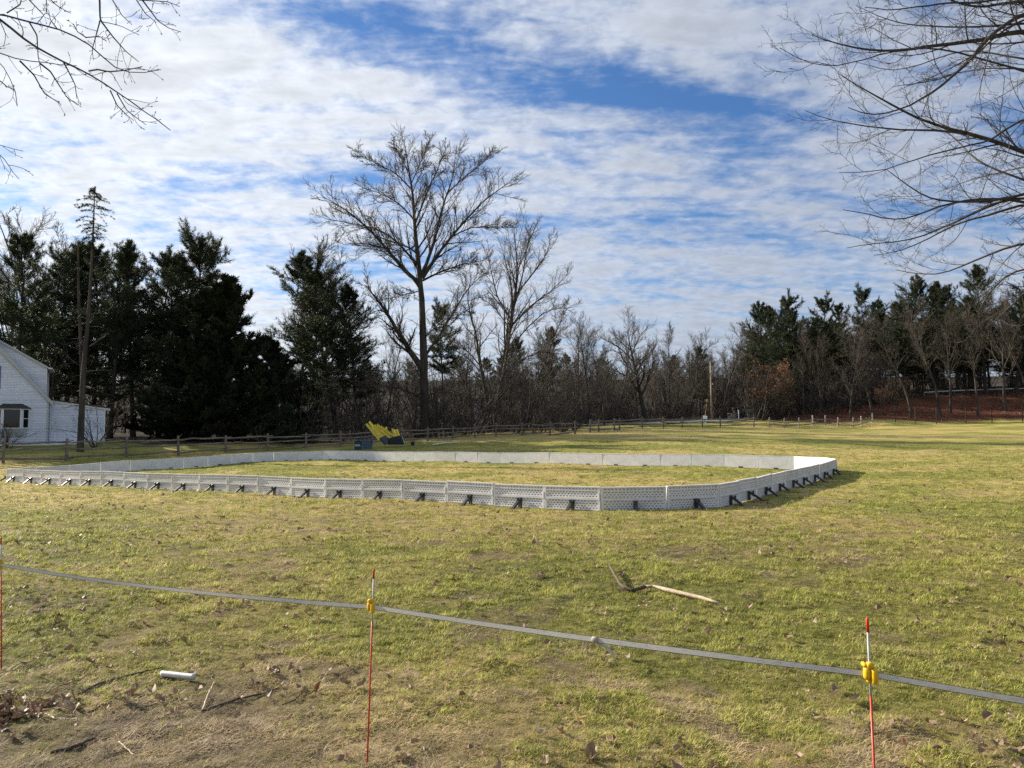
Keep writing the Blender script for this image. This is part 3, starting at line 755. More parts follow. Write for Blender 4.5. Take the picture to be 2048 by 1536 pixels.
# ------------------------------------------------------------------ growing trees (arrays of branches, level by level)
def norm(a): return a / (np.linalg.norm(a, axis=-1, keepdims=True) + 1e-9)
def grow(rng, start, d0, length, r0, K, up=0.0, wig=0.1, tip=0.35, out=None):
    """N branches of K points: start (N,3), d0 (N,3), length (N,), r0 (N,)"""
    n = len(start); P = np.empty((n, K, 3)); P[:, 0] = start; d = norm(d0)
    st = (length / (K - 1))[:, None]
    w = rng.normal(0, wig, (n, 3))
    for k in range(1, K):
        w = w * 0.5 + rng.normal(0, wig, (n, 3))
        d = d + w; d[:, 2] += np.asarray(up) / (K - 1); d = norm(d)
        P[:, k] = P[:, k - 1] + d * st
    R = r0[:, None] * np.linspace(1, tip, K)[None, :]
    return P, R
def spawn(rng, P, R, n, t0, t1, ang, angv, lf, K, rf=0.6, up=0.0, wig=0.1, tip=0.35, lt=0.55, rmin=0.004, lenabs=None, flat=0.0):
    """n children on every parent branch"""
    N_, KP, _ = P.shape
    t = (np.arange(n)[None, :] + rng.uniform(0, 1, (N_, n))) / n * (t1 - t0) + t0
    f = t * (KP - 1); i = np.minimum(f.astype(int), KP - 2); fr = (f - i)[..., None]
    idx = np.arange(N_)[:, None]
    pos = P[idx, i] * (1 - fr) + P[idx, i + 1] * fr
    T = norm(P[idx, i + 1] - P[idx, i])
    rad = R[idx, i] * (1 - fr[..., 0]) + R[idx, i + 1] * fr[..., 0]
    Lp = np.linalg.norm(np.diff(P, axis=1), axis=2).sum(1)
    ref = np.where(np.abs(T[..., 2:3]) > 0.9, np.array([1.0, 0, 0]), np.array([0, 0, 1.0]))
    a = norm(np.cross(T, ref)); b = np.cross(T, a)
    az = rng.uniform(0, 6.283, (N_, 1)) + np.arange(n)[None, :] * 2.4 + rng.normal(0, .4, (N_, n))
    if flat: 
        az = np.where(np.cos(az) > 0, 0, math.pi) + rng.normal(0, 1 - flat, (N_, n))
    an = ang + rng.normal(0, angv, (N_, n))
    d = np.cos(an)[..., None] * T + np.sin(an)[..., None] * (np.cos(az)[..., None] * a + np.sin(az)[..., None] * b)
    L = (lf * (Lp[:, None] if lenabs is None else lenabs)) * (1 - lt * t) * rng.uniform(.65, 1.2, (N_, n))
    r = np.maximum(rad * rf, rmin)
    return grow(rng, pos.reshape(-1, 3), d.reshape(-1, 3), L.ravel(), r.ravel(), K, up, wig, tip)
class Tubes:
    def __init__(self): self.v = []; self.q = []; self.t = []; self.k = 0
    def add(self, P, R, S):
        n, K, _ = P.shape
        if n == 0: return self
        t = np.empty_like(P); t[:, 1:-1] = P[:, 2:] - P[:, :-2]; t[:, 0] = P[:, 1] - P[:, 0]; t[:, -1] = P[:, -1] - P[:, -2]; t = norm(t)
        ax = np.argmin(np.abs(P[:, -1] - P[:, 0]), axis=1); ref = np.eye(3)[ax][:, None, :]
        a = norm(np.cross(t, ref)); b = np.cross(t, a)
        an = np.arange(S) * 2 * math.pi / S
        V = P[:, :, None, :] + R[:, :, None, None] * (np.cos(an)[None, None, :, None] * a[:, :, None, :] + np.sin(an)[None, None, :, None] * b[:, :, None, :])
        base = (np.arange(n) * K * S)[:, None, None] + (np.arange(K - 1) * S)[None, :, None]
        s = np.arange(S)[None, None, :]; s2 = (s + 1) % S
        Q = np.stack([base + s, base + s2, base + S + s2, base + S + s], -1).reshape(-1, 4) + self.k
        self.v.append(V.reshape(-1, 3)); self.q.append(Q); self.k += n * K * S
        return self
    def tris(self, V3):
        """V3 (n,3,3) loose triangles"""
        n = len(V3); self.v.append(V3.reshape(-1, 3)); self.t.append(np.arange(3 * n).reshape(-1, 3) + self.k); self.k += 3 * n; return self
    def mesh(self, name, m, smooth=True):
        f = []
        if self.q: f.append(np.concatenate(self.q))
        if self.t: f.append(np.concatenate(self.t))
        return mesh_np(name, np.concatenate(self.v), f, m, smooth)
def needles(rng, pos, d, n, length, width, spread=0.9):
    """tufts: n slim triangles fanned about direction d at each pos"""
    N_ = len(pos)
    D = norm(norm(d)[:, None, :] + rng.normal(0, spread, (N_, n, 3)))
    s = norm(np.cross(D, rng.normal(0, 1, (N_, n, 3))))
    L = length * rng.uniform(.6, 1.25, (N_, n, 1)); w = width * rng.uniform(.7, 1.3, (N_, n, 1))
    p = pos[:, None, :] + rng.normal(0, length * .18, (N_, n, 3))
    V = np.stack([p - s * w / 2, p + s * w / 2, p + D * L], 2)
    return V.reshape(-1, 3, 3)
def along(P, ts):
    KP = P.shape[1]; out = []; dd = []
    for t in ts:
        f = t * (KP - 1); i = min(int(f), KP - 2); fr = f - i
        out.append(P[:, i] * (1 - fr) + P[:, i + 1] * fr); dd.append(P[:, i + 1] - P[:, i])
    return np.concatenate(out), np.concatenate(dd)

# each kind of tree is a pair of meshes (trunk, crown) standing at the origin
def bare_tree(seed, H, r, spread=.55, fork=.32, nl=9, dens=1.0, lean=.0, twig=.011, stems=1, bark='bark', ang=.62, up=.45):
    rng = np.random.default_rng(seed); tr = Tubes(); cr = Tubes()
    s0 = np.zeros((stems, 3)); 
    if stems > 1: s0[:, :2] = rng.normal(0, r * 1.2, (stems, 2))
    d0 = np.tile([lean, 0, 1.0], (stems, 1)) + (rng.normal(0, .16, (stems, 3)) if stems > 1 else rng.normal(0, .03, (stems, 3)))
    s0[:, 2] = -.25
    P, R = grow(rng, s0, d0, np.full(stems, H * .95) * rng.uniform(.85, 1, stems), np.full(stems, r / math.sqrt(stems)), 14, up=.12, wig=.035, tip=.10)
    R[:, 0] *= 1.35; R[:, 1] *= 1.05
    tr.add(P, R, 8)
    P1, R1 = spawn(rng, P, R, nl, fork, .97, ang, .18, spread, 8, .62, up=up, wig=.09, tip=.22, lt=.62)
    tr.add(P1, R1, 5)
    P2, R2 = spawn(rng, P1, R1, int(9 * dens), .15, 1, .50, .18, .56, 6, .58, up=.45, wig=.12, tip=.3, lt=.45, rmin=twig * 1.4)
    cr.add(P2, R2, 3)
    P3, R3 = spawn(rng, P2, R2, int(7 * dens), .15, 1, .52, .2, .55, 4, .6, up=.4, wig=.15, tip=.4, lt=.4, rmin=twig)
    cr.add(P3, R3, 3)
    P4, R4 = spawn(rng, P3, R3, 3, .2, 1, .52, .2, .65, 3, .7, up=.3, wig=.15, tip=.5, lt=.4, rmin=twig * .85)
    cr.add(P4, R4, 3)
    tp = np.concatenate([P3[:, -1], P4[:, -1]])
    return tr.mesh('trunk', M[bark]), cr.mesh('crown', M['twig']), tp
def pine_tree(seed, H, r, crown0=.30, spread=3.6, nb=62, dense=1.0, m='needle', top=.35, dead=14):
    rng = np.random.default_rng(seed); tr = Tubes(); cr = Tubes()
    P, R = grow(rng, np.array([[0, 0, -.2]]), np.array([[rng.normal(0, .03), rng.normal(0, .03), 1.0]]), np.array([H]), np.array([r]), 16, wig=.018, tip=.08)
    R[:, 0] *= 1.3; tr.add(P, R, 7)
    t = np.sort(rng.uniform(crown0, .985, nb)); f = t * 15; i = np.minimum(f.astype(int), 14); fr = (f - i)[:, None]
    pos = P[0, i] * (1 - fr) + P[0, i + 1] * fr
    az = np.arange(nb) * 2.4 + rng.normal(0, .5, nb)
    u = (t - crown0) / (1 - crown0)
    prof = np.interp(u, [0, .12, .4, .75, 1], [.55, .95, 1.0, .72, top * .6])
    L = spread * prof * rng.uniform(.55, 1.15, nb)
    el = np.interp(u, [0, .5, 1], [-.05, .22, .95]) + rng.normal(0, .12, nb)
    d = np.stack([np.cos(az) * np.cos(el), np.sin(az) * np.cos(el), np.sin(el)], 1)
    P1, R1 = grow(rng, pos, d, L, np.interp(t, [crown0, 1], [r * .26, r * .08]), 7, up=.35, wig=.06, tip=.25)
    tr.add(P1, R1, 4)
    P2, R2 = spawn(rng, P1, R1, int(11 * dense), .18, 1, .75, .22, .38, 4, .5, up=.25, wig=.12, tip=.4, lt=.35, rmin=.012, flat=.55)
    cr.add(P2, R2, 3)
    pp, dd = along(P2, (.15, .32, .48, .64, .82, 1.0))
    q1, e1 = along(P1, (.75, .9, 1.0))
    pp = np.concatenate([pp, q1]); dd = np.concatenate([dd, e1]); dd = norm(dd) + np.array([0, 0, .35])
    cr.tris(needles(rng, pp, dd, int(7 * dense), .27, .042, .8))
    if dead:
        t = rng.uniform(.08, crown0, dead); f = t * 15; i = f.astype(int); pos = P[0, i]
        az = rng.uniform(0, 6.28, dead); d = np.stack([np.cos(az), np.sin(az), rng.normal(0, .15, dead)], 1)
        Pd, Rd = grow(rng, pos, d, rng.uniform(.8, 2.6, dead), np.full(dead, .025), 5, up=-.2, wig=.1); tr.add(Pd, Rd, 3)
        Pe, Re = spawn(rng, Pd, Rd, 5, .3, 1, .7, .2, .4, 3, .6, wig=.15, rmin=.008); tr.add(Pe, Re, 3)
    return tr.mesh('trunk', M['bark_dark']), cr.mesh('crown', M[m], False), None
def cedar_tree(seed, H, rad, n=5200, pw=.85):
    rng = np.random.default_rng(seed); tr = Tubes(); cr = Tubes()
    P, R = grow(rng, np.array([[0, 0, -.2]]), np.array([[0, 0, 1.0]]), np.array([H * .97]), np.array([.28]), 10, wig=.02, tip=.1); tr.add(P, R, 7)
    nb = 150
    t = rng.uniform(.02, .96, nb); pos = P[0, np.minimum((t * 9).astype(int), 8)]; pos = pos + (P[0, np.minimum((t * 9).astype(int) + 1, 9)] - pos) * ((t * 9) % 1)[:, None]
    az = rng.uniform(0, 6.283, nb)
    lob = 1 + .16 * np.sin(az * 3 + seed) + .10 * np.sin(az * 5 + t * 9)
    L = rad * np.interp(t, [0, .15, .5, .8, 1], [.90, 1.0, .74, .40, .08]) * lob * rng.uniform(.75, 1.08, nb)
    el = np.interp(t, [0, .4, 1], [.10, .5, 1.1]) + rng.normal(0, .1, nb)
    d = np.stack([np.cos(az) * np.cos(el), np.sin(az) * np.cos(el), np.sin(el)], 1)
    P1, R1 = grow(rng, pos, d, L, np.full(nb, .05), 8, up=.25, wig=.05); tr.add(P1, R1, 3)
    P2, R2 = spawn(rng, P1, R1, 12, .15, 1, .6, .25, .26, 4, .5, up=.45, wig=.1, rmin=.01); cr.add(P2, R2, 3)
    pp, dd = along(P2, (.2, .4, .6, .8, 1.0)); q, e = along(P1, (.6, .75, .9, 1.0))
    pp = np.concatenate([pp, q]); dd = norm(np.concatenate([dd, e])) + np.array([0, 0, .5])
    cr.tris(needles(rng, pp, dd, 9, .30, .085, .55))
    return tr.mesh('trunk', M['bark_dark']), cr.mesh('crown', M['needle_dark'], False), None
def plume_tree():
    """twin bare trunk with a spire of needles only at its top"""
    rng = np.random.default_rng(77); tr = Tubes(); cr = Tubes()
    def poly(pts, rr):
        pts = np.array(pts, float); t = np.linspace(0, 1, 14); tt = np.linspace(0, 1, len(pts))
        P = np.stack([np.interp(t, tt, pts[:, k]) for k in range(3)], 1)[None]; R = np.interp(t, tt, rr)[None]; return P, R
    A, Ar = poly([(0, 0, -.2), (.02, 0, 2.0), (.05, 0, 4.6), (.22, .1, 8), (.30, .1, 11), (.33, .1, 13.6), (.34, .1, 15.2)], [.20, .165, .14, .095, .065, .04, .018])
    B, Br = poly([(.02, 0, 2.6), (-.05, .1, 4.2), (-.28, .2, 6.5), (-.50, .25, 9), (-.62, .3, 11.6), (-.64, .3, 12.0)], [.12, .115, .09, .065, .05, .045])
    tr.add(A, Ar, 8); tr.add(B, Br, 7)
    for Pq, Rq, nn in ((A, Ar, 46), (B, Br, 10)):
        P1, R1 = spawn(rng, Pq, Rq, nn, .18, .80, 1.45, .2, 1.9, 5, .16, up=-.35, wig=.12, lenabs=1.0, lt=.4, rmin=.012); tr.add(P1, R1, 3)
        P2, R2 = spawn(rng, P1, R1, 5, .25, 1, .7, .2, .4, 3, .6, up=-.1, wig=.15, rmin=.007); cr.add(P2, R2, 3)
    nb = 90; t = np.sort(rng.uniform(.70, .998, nb)); f = t * 13; i = np.minimum(f.astype(int), 12); pos = A[0, i] + (A[0, i + 1] - A[0, i]) * (f - i)[:, None]
    az = rng.uniform(0, 6.28, nb); L = np.interp(t, [.70, .80, .86, .93, 1], [.3, .75, 1.25, .70, .05]) * rng.uniform(.55, 1.15, nb)
    d = np.stack([np.cos(az), np.sin(az), np.full(nb, .25)], 1)
    P1, R1 = grow(rng, pos, d, L, np.full(nb, .014), 5, up=-.7, wig=.06); cr.add(P1, R1, 3)
    pp, dd = along(P1, (.35, .6, .85, 1.0)); cr.tris(needles(rng, pp, dd + np.array([0, 0, -.03]), 7, .16, .035, .5))
    return tr.mesh('trunk', M['bark']), cr.mesh('crown', M['needle_dark'], False), None
def shrub_mesh(seed, H, n=9, m='brush', dens=5):
    rng = np.random.default_rng(seed); tb = Tubes()
    s = np.zeros((n, 3)); s[:, :2] = rng.normal(0, .16 * H * .3, (n, 2)); s[:, 2] = -.1
    d = np.stack([rng.normal(0, .38, n), rng.normal(0, .38, n), np.ones(n)], 1)
    P, R = grow(rng, s, d, H * rng.uniform(.65, 1.05, n), np.full(n, .016 * H / 2 + .006), 8, up=.1, wig=.10, tip=.25); tb.add(P, R, 4)
    P1, R1 = spawn(rng, P, R, dens + 2, .2, 1, .65, .25, .45, 5, .55, up=.2, wig=.14, rmin=.008); tb.add(P1, R1, 3)
    P2, R2 = spawn(rng, P1, R1, dens, .2, 1, .75, .25, .5, 4, .6, up=.1, wig=.18, rmin=.006); tb.add(P2, R2, 3)
    return tb.mesh('shrub', M[m])
def with_leaves(tp, rng, n, size, m):
    """a few leaves still hanging on the twig ends"""
    k = rng.choice(len(tp), n, replace=True); pos = tp[k] + rng.normal(0, .12, (n, 3))
    a = norm(rng.normal(0, 1, (n, 3))); b = norm(np.cross(a, rng.normal(0, 1, (n, 3)))); s = size * rng.uniform(.6, 1.3, (n, 1))
    V = np.stack([pos, pos + a * s * .5 + b * s * .35, pos + a * s], 1); V2 = np.stack([pos, pos + a * s, pos + a * s * .5 - b * s * .35], 1)
    return Tubes().tris(np.concatenate([V, V2])).mesh('leaves', M[m], False)

def ztop(meshes):
    z = 0
    for m_ in meshes[:2]:
        a = np.empty(len(m_.vertices) * 3, np.float32); m_.vertices.foreach_get('co', a); z = max(z, a[2::3].max())
    return float(z)
def place(kind, meshes, px, D, label, cat='tree', sc=1.0, rz=0.0, group=None, sz=None, extra=None, name=None, xy=None):
    x, y = (xat(px, D), D) if xy is None else xy
    t = thing(name or kind, label, cat, (x, y, float(base_z(np.array([x]), np.array([y]))[0])), rz, group)
    t.scale = (sc, sc, sz if sz else sc)
    new_obj('trunk', meshes[0], t); c = new_obj('crown', meshes[1], t)
    if extra: new_obj('leaves', extra, t)
    return t
def height_for(px, D, ytop):
    x = xat(px, D); return EYE + (850 - ytop) / F * D - float(base_z(np.array([x]), np.array([D]))[0])

# ---- the landmark trees
def image_limbs(rng, lines, zoom, off, D0, Dend=(-.06, .06), scale_r=1.0, K=12, trunk=None):
    """limbs drawn as lists of picture points, each at its own changing distance; returns list of (P (1,K,3), R (1,K))"""
    out = []
    for pts, r0, r1, d0, d1 in lines:
        pts = [(off[0] + p[0] * zoom, off[1] + p[1] * zoom) for p in pts]
        n = len(pts); W_ = [at(p[0], p[1], D0 + d0 + (d1 - d0) * i / (n - 1)) for i, p in enumerate(pts)]
        if trunk is not None: W_ = [trunk] + W_
        W_ = np.array(W_); seg = np.concatenate([[0], np.cumsum(np.linalg.norm(np.diff(W_, axis=0), axis=1))]); t = np.linspace(0, seg[-1], K)
        P = np.stack([np.interp(t, seg, W_[:, k]) for k in range(3)], 1)
        # soften the corners
        for _ in range(2): P[1:-1] = P[1:-1] * .5 + (P[:-2] + P[2:]) * .25
        P[1:-1] += rng.normal(0, .004 * seg[-1] / 3 * 12 / K, (K - 2, 3))
        out.append((P[None], (np.linspace(r0, r1, K) * scale_r)[None]))
    return out
def big_bare_tree():
    rng = np.random.default_rng(12); z = .4167; off = (540, 240); D0 = 76.0
    trunk = [([(748, 1552), (742, 1400), (738, 1200), (735, 1000), (728, 850), (722, 770), (705, 640), (692, 480), (685, 340), (662, 230), (650, 125)], .52, .035, 0, 0)]
    limbs = [([(715, 780), (620, 700), (550, 600), (460, 510), (370, 430), (262, 372)], .26, .03, 0, -4),
             ([(700, 690), (630, 600), (540, 530), (420, 500), (270, 474)], .17, .025, 0, 4),
             ([(728, 740), (790, 590), (820, 430), (880, 290), (890, 160)], .24, .03, 0, 3),
             ([(732, 760), (800, 650), (870, 560), (990, 420), (1100, 330), (1160, 290)], .23, .025, 0, -4),
             ([(735, 770), (830, 722), (930, 690), (1020, 676)], .14, .025, 0, -5),
             ([(865, 565), (960, 515), (1060, 513), (1150, 516)], .10, .02, -1.8, 3),
             ([(728, 1190), (640, 1060), (570, 940), (530, 880), (455, 790)], .42, .035, 0, -5),
             ([(740, 1140), (850, 980), (950, 800), (1040, 730)], .18, .025, 0, 5),
             ([(692, 480), (620, 400), (530, 350), (440, 326)], .12, .02, 0, 5),
             ([(686, 340), (600, 250), (500, 205), (425, 160)], .10, .02, 0, -3),
             ([(696, 500), (760, 330), (800, 250), (845, 130)], .13, .02, 0, -3),
             ([(680, 300), (720, 210), (745, 150), (765, 105)], .08, .02, 0, 3),
             ([(668, 255), (625, 175), (590, 115)], .07, .02, 0, 2),
             ([(850, 350), (950, 260), (1040, 190), (1075, 150)], .09, .02, 2, 5),
             ([(735, 1340), (640, 1290), (540, 1275), (430, 1262)], .10, .02, 0, -4),
             ([(745, 1330), (830, 1300), (930, 1330)], .08, .02, 0, 4),
             ([(735, 1050), (830, 960), (960, 905)], .09, .02, 0, -4),
             ([(720, 820), (640, 840), (560, 860)], .08, .02, 0, 5),
             ([(700, 600), (640, 640), (560, 610), (380, 600)], .10, .02, 0, 6)]
    T = image_limbs(rng, trunk, z, off, D0, K=24); Ls = image_limbs(rng, limbs, z, off, D0)
    base = at(off[0] + 748 * z, off[1] + 1552 * z, D0); bx, by = base[0], base[1]; bz = float(base_z(np.array([bx]), np.array([by]))[0])
    o = np.array([bx, by, bz])
    tr = Tubes(); cr = Tubes()
    P, R = T[0]; P = P - o; P[0, 0, 2] = -.3; R[0, 0] *= 1.5; R[0, 1] *= 1.2; tr.add(P, R, 10)
    PL_ = np.concatenate([p for p, r in Ls]) - o; RL = np.concatenate([r for p, r in Ls]) * .8; tr.add(PL_, RL, 7)
    Pw, Rw = spawn(rng, P, R, 34, .06, .42, 1.2, .25, 2.6, 6, .1, up=-.1, wig=.2, lenabs=1.0, rmin=.02); cr.add(Pw, Rw, 3); Pw, Rw = spawn(rng, Pw, Rw, 6, .2, 1, .7, .2, .4, 4, .6, wig=.2, rmin=.014); cr.add(Pw, Rw, 3)
    PA = np.concatenate([PL_, np.stack([np.interp(np.linspace(10, 23, 12), range(24), P[0, :, k]) for k in range(3)], 1)[None]]); RA = np.concatenate([RL, np.interp(np.linspace(10, 23, 12), range(24), R[0])[None]])
    P2, R2 = spawn(rng, PA, RA, 22, .12, 1, .58, .2, .34, 7, .45, up=.34, wig=.10, tip=.3, lt=.45, rmin=.022); tr.add(P2, R2, 4)
    P3, R3 = spawn(rng, P2, R2, 9, .12, 1, .52, .2, .48, 5, .55, up=.3, wig=.13, tip=.4, lt=.4, rmin=.020); cr.add(P3, R3, 3)
    P4, R4 = spawn(rng, P3, R3, 5, .15, 1, .52, .2, .60, 3, .6, up=.2, wig=.15, tip=.5, lt=.4, rmin=.0145); cr.add(P4, R4, 3)
    t = thing('bare_tree', 'tallest bare tree with thick forked trunk and wide spreading limbs behind the fence', 'tree', o)
    new_obj('trunk', tr.mesh('trunk', M['bark']), t); new_obj('crown', cr.mesh('crown', M['twig']), t)
big_bare_tree()

def second_bare_tree():
    rng = np.random.default_rng(31); z = .4167; off = (540, 240); D0 = 84.0
    stems = [([(1075, 1500), (1100, 1350), (1120, 1200), (1150, 1000), (1180, 850), (1190, 700), (1170, 520)], .36, .03, 0, 0),
             ([(1065, 1500), (1040, 1330), (1010, 1180), (985, 1000), (940, 880), (960, 780)], .26, .03, 0, 3),
             ([(1070, 1490), (1100, 1300), (1140, 1120), (1160, 960), (1165, 800), (1120, 640)], .24, .03, 0, -3)]
    limbs = [([(1175, 880), (1210, 760), (1230, 620), (1280, 500)], .11, .02, 0, 3), ([(1180, 840), (1260, 740), (1330, 640), (1350, 560)], .11, .02, 0, -3),
             ([(1150, 1000), (1240, 900), (1340, 830), (1440, 730)], .12, .02, 0, 3), ([(1130, 1130), (1230, 1000), (1330, 910), (1450, 900)], .10, .02, 0, -4),
             ([(1110, 1260), (1200, 1150), (1300, 1110), (1380, 1120)], .10, .02, 0, 4), ([(1160, 960), (1090, 850), (1060, 720), (1040, 620)], .11, .02, 0, 3),
             ([(1010, 1180), (930, 1090), (850, 1050)], .09, .02, 1, 4), ([(1190, 720), (1240, 600), (1250, 520)], .07, .02, 0, 1), ([(1150, 1000), (1080, 900), (1010, 850)], .08, .02, 0, 3)]
    T = image_limbs(rng, stems, z, off, D0, K=16); Ls = image_limbs(rng, limbs, z, off, D0, K=16)
    o = at(off[0] + 1070 * z, off[1] + 1500 * z, D0); o[2] = float(base_z(np.array([o[0]]), np.array([o[1]]))[0])
    tr = Tubes(); cr = Tubes()
    P = np.concatenate([p for p, r in T]) - o; R = np.concatenate([r for p, r in T]); P[:, 0, 2] = -.3; tr.add(P, R, 8)
    P1 = np.concatenate([p for p, r in Ls]) - o; R1 = np.concatenate([r for p, r in Ls]); tr.add(P1, R1, 5)
    PA = np.concatenate([P[:, 6:][:, np.linspace(0, 9, 16).astype(int)] if False else P, P1]); RA = np.concatenate([R, R1])
    P2, R2 = spawn(rng, PA, RA, 20, .30, 1, .55, .2, .30, 6, .5, up=.45, wig=.10, tip=.3, lt=.45, rmin=.02); cr.add(P2, R2, 4)
    P3, R3 = spawn(rng, P2, R2, 9, .2, 1, .6, .22, .48, 5, .55, up=.35, wig=.13, tip=.4, lt=.4, rmin=.015); cr.add(P3, R3, 3)
    P4, R4 = spawn(rng, P3, R3, 4, .2, 1, .65, .25, .50, 3, .6, up=.2, wig=.15, tip=.5, lt=.4, rmin=.010); cr.add(P4, R4, 3)
    t = thing('bare_tree', 'bare tree of three leaning stems with fine upswept twigs beside the tallest tree', 'tree', o)
    new_obj('trunk', tr.mesh('trunk', M['bark']), t); new_obj('crown', cr.mesh('crown', M['twig']), t)
second_bare_tree()

def overhang_right():
    rng = np.random.default_rng(5); z = .3647; off = (1540, 0); D0 = 13.0
    L = [([(1393, 150), (1200, 215), (1000, 240), (830, 258), (650, 285), (480, 270), (330, 235), (230, 190)], .075, .006, 0, -1.5),
         ([(1420, 40), (1200, 200), (1080, 360), (880, 520), (740, 590), (560, 650), (430, 590)], .060, .005, 0, -2.5),
         ([(1440, 855), (1200, 760), (1000, 715), (870, 670), (700, 610), (620, 530), (480, 480), (370, 400)], .085, .006, 0, -1.0),
         ([(1420, 850), (1200, 765), (960, 705), (740, 722), (560, 690), (380, 680), (190, 605)], .060, .005, 0, 1.0),
         ([(1450, 1010), (1180, 910), (1080, 840), (1030, 760), (900, 690)], .050, .006, 0, 1.5),
         ([(1450, 1040), (1230, 1110), (1000, 1105), (880, 1100), (770, 1030), (640, 930)], .060, .005, 0, -1.2),
         ([(1400, 1065), (1230, 1110), (1060, 1200), (960, 1240), (760, 1330), (560, 1330), (420, 1360)], .050, .005, 0, .6),
         ([(1300, 1080), (1000, 1105), (830, 1170), (700, 1220), (540, 1170), (400, 1150)], .045, .005, 0, -1.5),
         ([(1450, 1100), (1200, 1180), (1020, 1220), (900, 1300), (700, 1390), (570, 1400)], .055, .005, 0, 1.2),
         ([(1450, 1310), (1200, 1390), (1060, 1460), (900, 1520), (690, 1480)], .055, .006, 0, 1.5),
         ([(1450, 0), (1280, 20), (1120, 45), (980, 0), (900, -60)], .060, .010, 0, -1),
         ([(1450, 115), (1200, 150), (950, 150), (780, 138), (640, 115), (470, 30)], .045, .005, 0, 1.2),
         ([(900, 250), (610, 292), (480, 340), (330, 375), (200, 350), (55, 262)], .028, .004, -.6, -2),
         ([(1450, 380), (1200, 370), (1060, 390), (900, 430), (750, 470)], .040, .005, 0, 1.5),
         ([(1450, 330), (1250, 300), (1050, 260), (900, 330), (700, 400), (470, 340)], .036, .005, 0, 2),
         ([(1450, 620), (1300, 700), (1220, 770), (1100, 800), (820, 860), (600, 950), (380, 945)], .036, .004, 0, -1.8),
         ([(1450, 900), (1280, 940), (1080, 990), (900, 1060)], .036, .004, 0, 2),
         ([(1450, 1450), (1300, 1500), (1200, 1600), (1150, 1700)], .05, .010, 0, 1),
         ([(1450, 1560), (1380, 1620), (1240, 1760), (1180, 1800)], .04, .008, 0, -1),
         ([(1450, 80), (1350, 120), (1180, 240), (1100, 340), (1020, 420), (870, 450), (700, 470)], .04, .005, 0, -.5),
         ([(1450, -40), (1200, 10), (900, 20), (700, 60), (520, 40)], .04, .005, 0, -2)]
    tx, ty = xat(2560, 13.5), 13.5; tz = float(base_z(np.array([tx]), np.array([ty]))[0]); o = np.array([tx, ty, tz])
    tr = Tubes(); cr = Tubes()
    Pt, Rt = grow(rng, np.array([[0, 0, -.3]]), np.array([[-.06, 0, 1.0]]), np.array([15.0]), np.array([.34]), 14, wig=.02, tip=.2); Rt[:, 0] *= 1.4; tr.add(Pt, Rt, 10)
    P1 = []; R1 = []
    for l in L:
        l = (list(l[0]), *l[1:])
        y0 = off[1] + l[0][0][1] * z
        h = min(max(EYE + (850 - y0) / F * 13.2 - .8 - tz, 1.7), 12.5)
        f = h / 15.0 * 13; i = min(int(f), 12); root = o + Pt[0, i] + (Pt[0, i + 1] - Pt[0, i]) * (f - i)
        (p, r), = image_limbs(rng, [l], z, off, D0, K=30, trunk=root)
        P1.append(p - o); R1.append(r)
    P1 = np.concatenate(P1); R1 = np.concatenate(R1); R1[:, 0] *= 1.3
    tr.add(P1, R1, 6)
    P2, R2 = spawn(rng, P1, R1, 14, .30, .97, .58, .2, .165, 7, .42, up=.15, wig=.10, tip=.35, lt=.35, rmin=.0045); cr.add(P2, R2, 4)
    P3, R3 = spawn(rng, P2, R2, 7, .2, 1, .62, .22, .38, 5, .55, up=.22, wig=.12, tip=.5, lt=.4, rmin=.0032); cr.add(P3, R3, 3)
    P4, R4 = spawn(rng, P3, R3, 4, .2, 1, .7, .25, .42, 3, .7, up=.2, wig=.15, tip=.7, lt=.4, rmin=.0026); cr.add(P4, R4, 3)
    t = thing('overhanging_tree', 'bare tree reaching its many fine branches in from the right-hand edge', 'tree', o)
    new_obj('trunk', tr.mesh('trunk', M['twig_near']), t); new_obj('crown', cr.mesh('crown', M['twig_near']), t)
overhang_right()

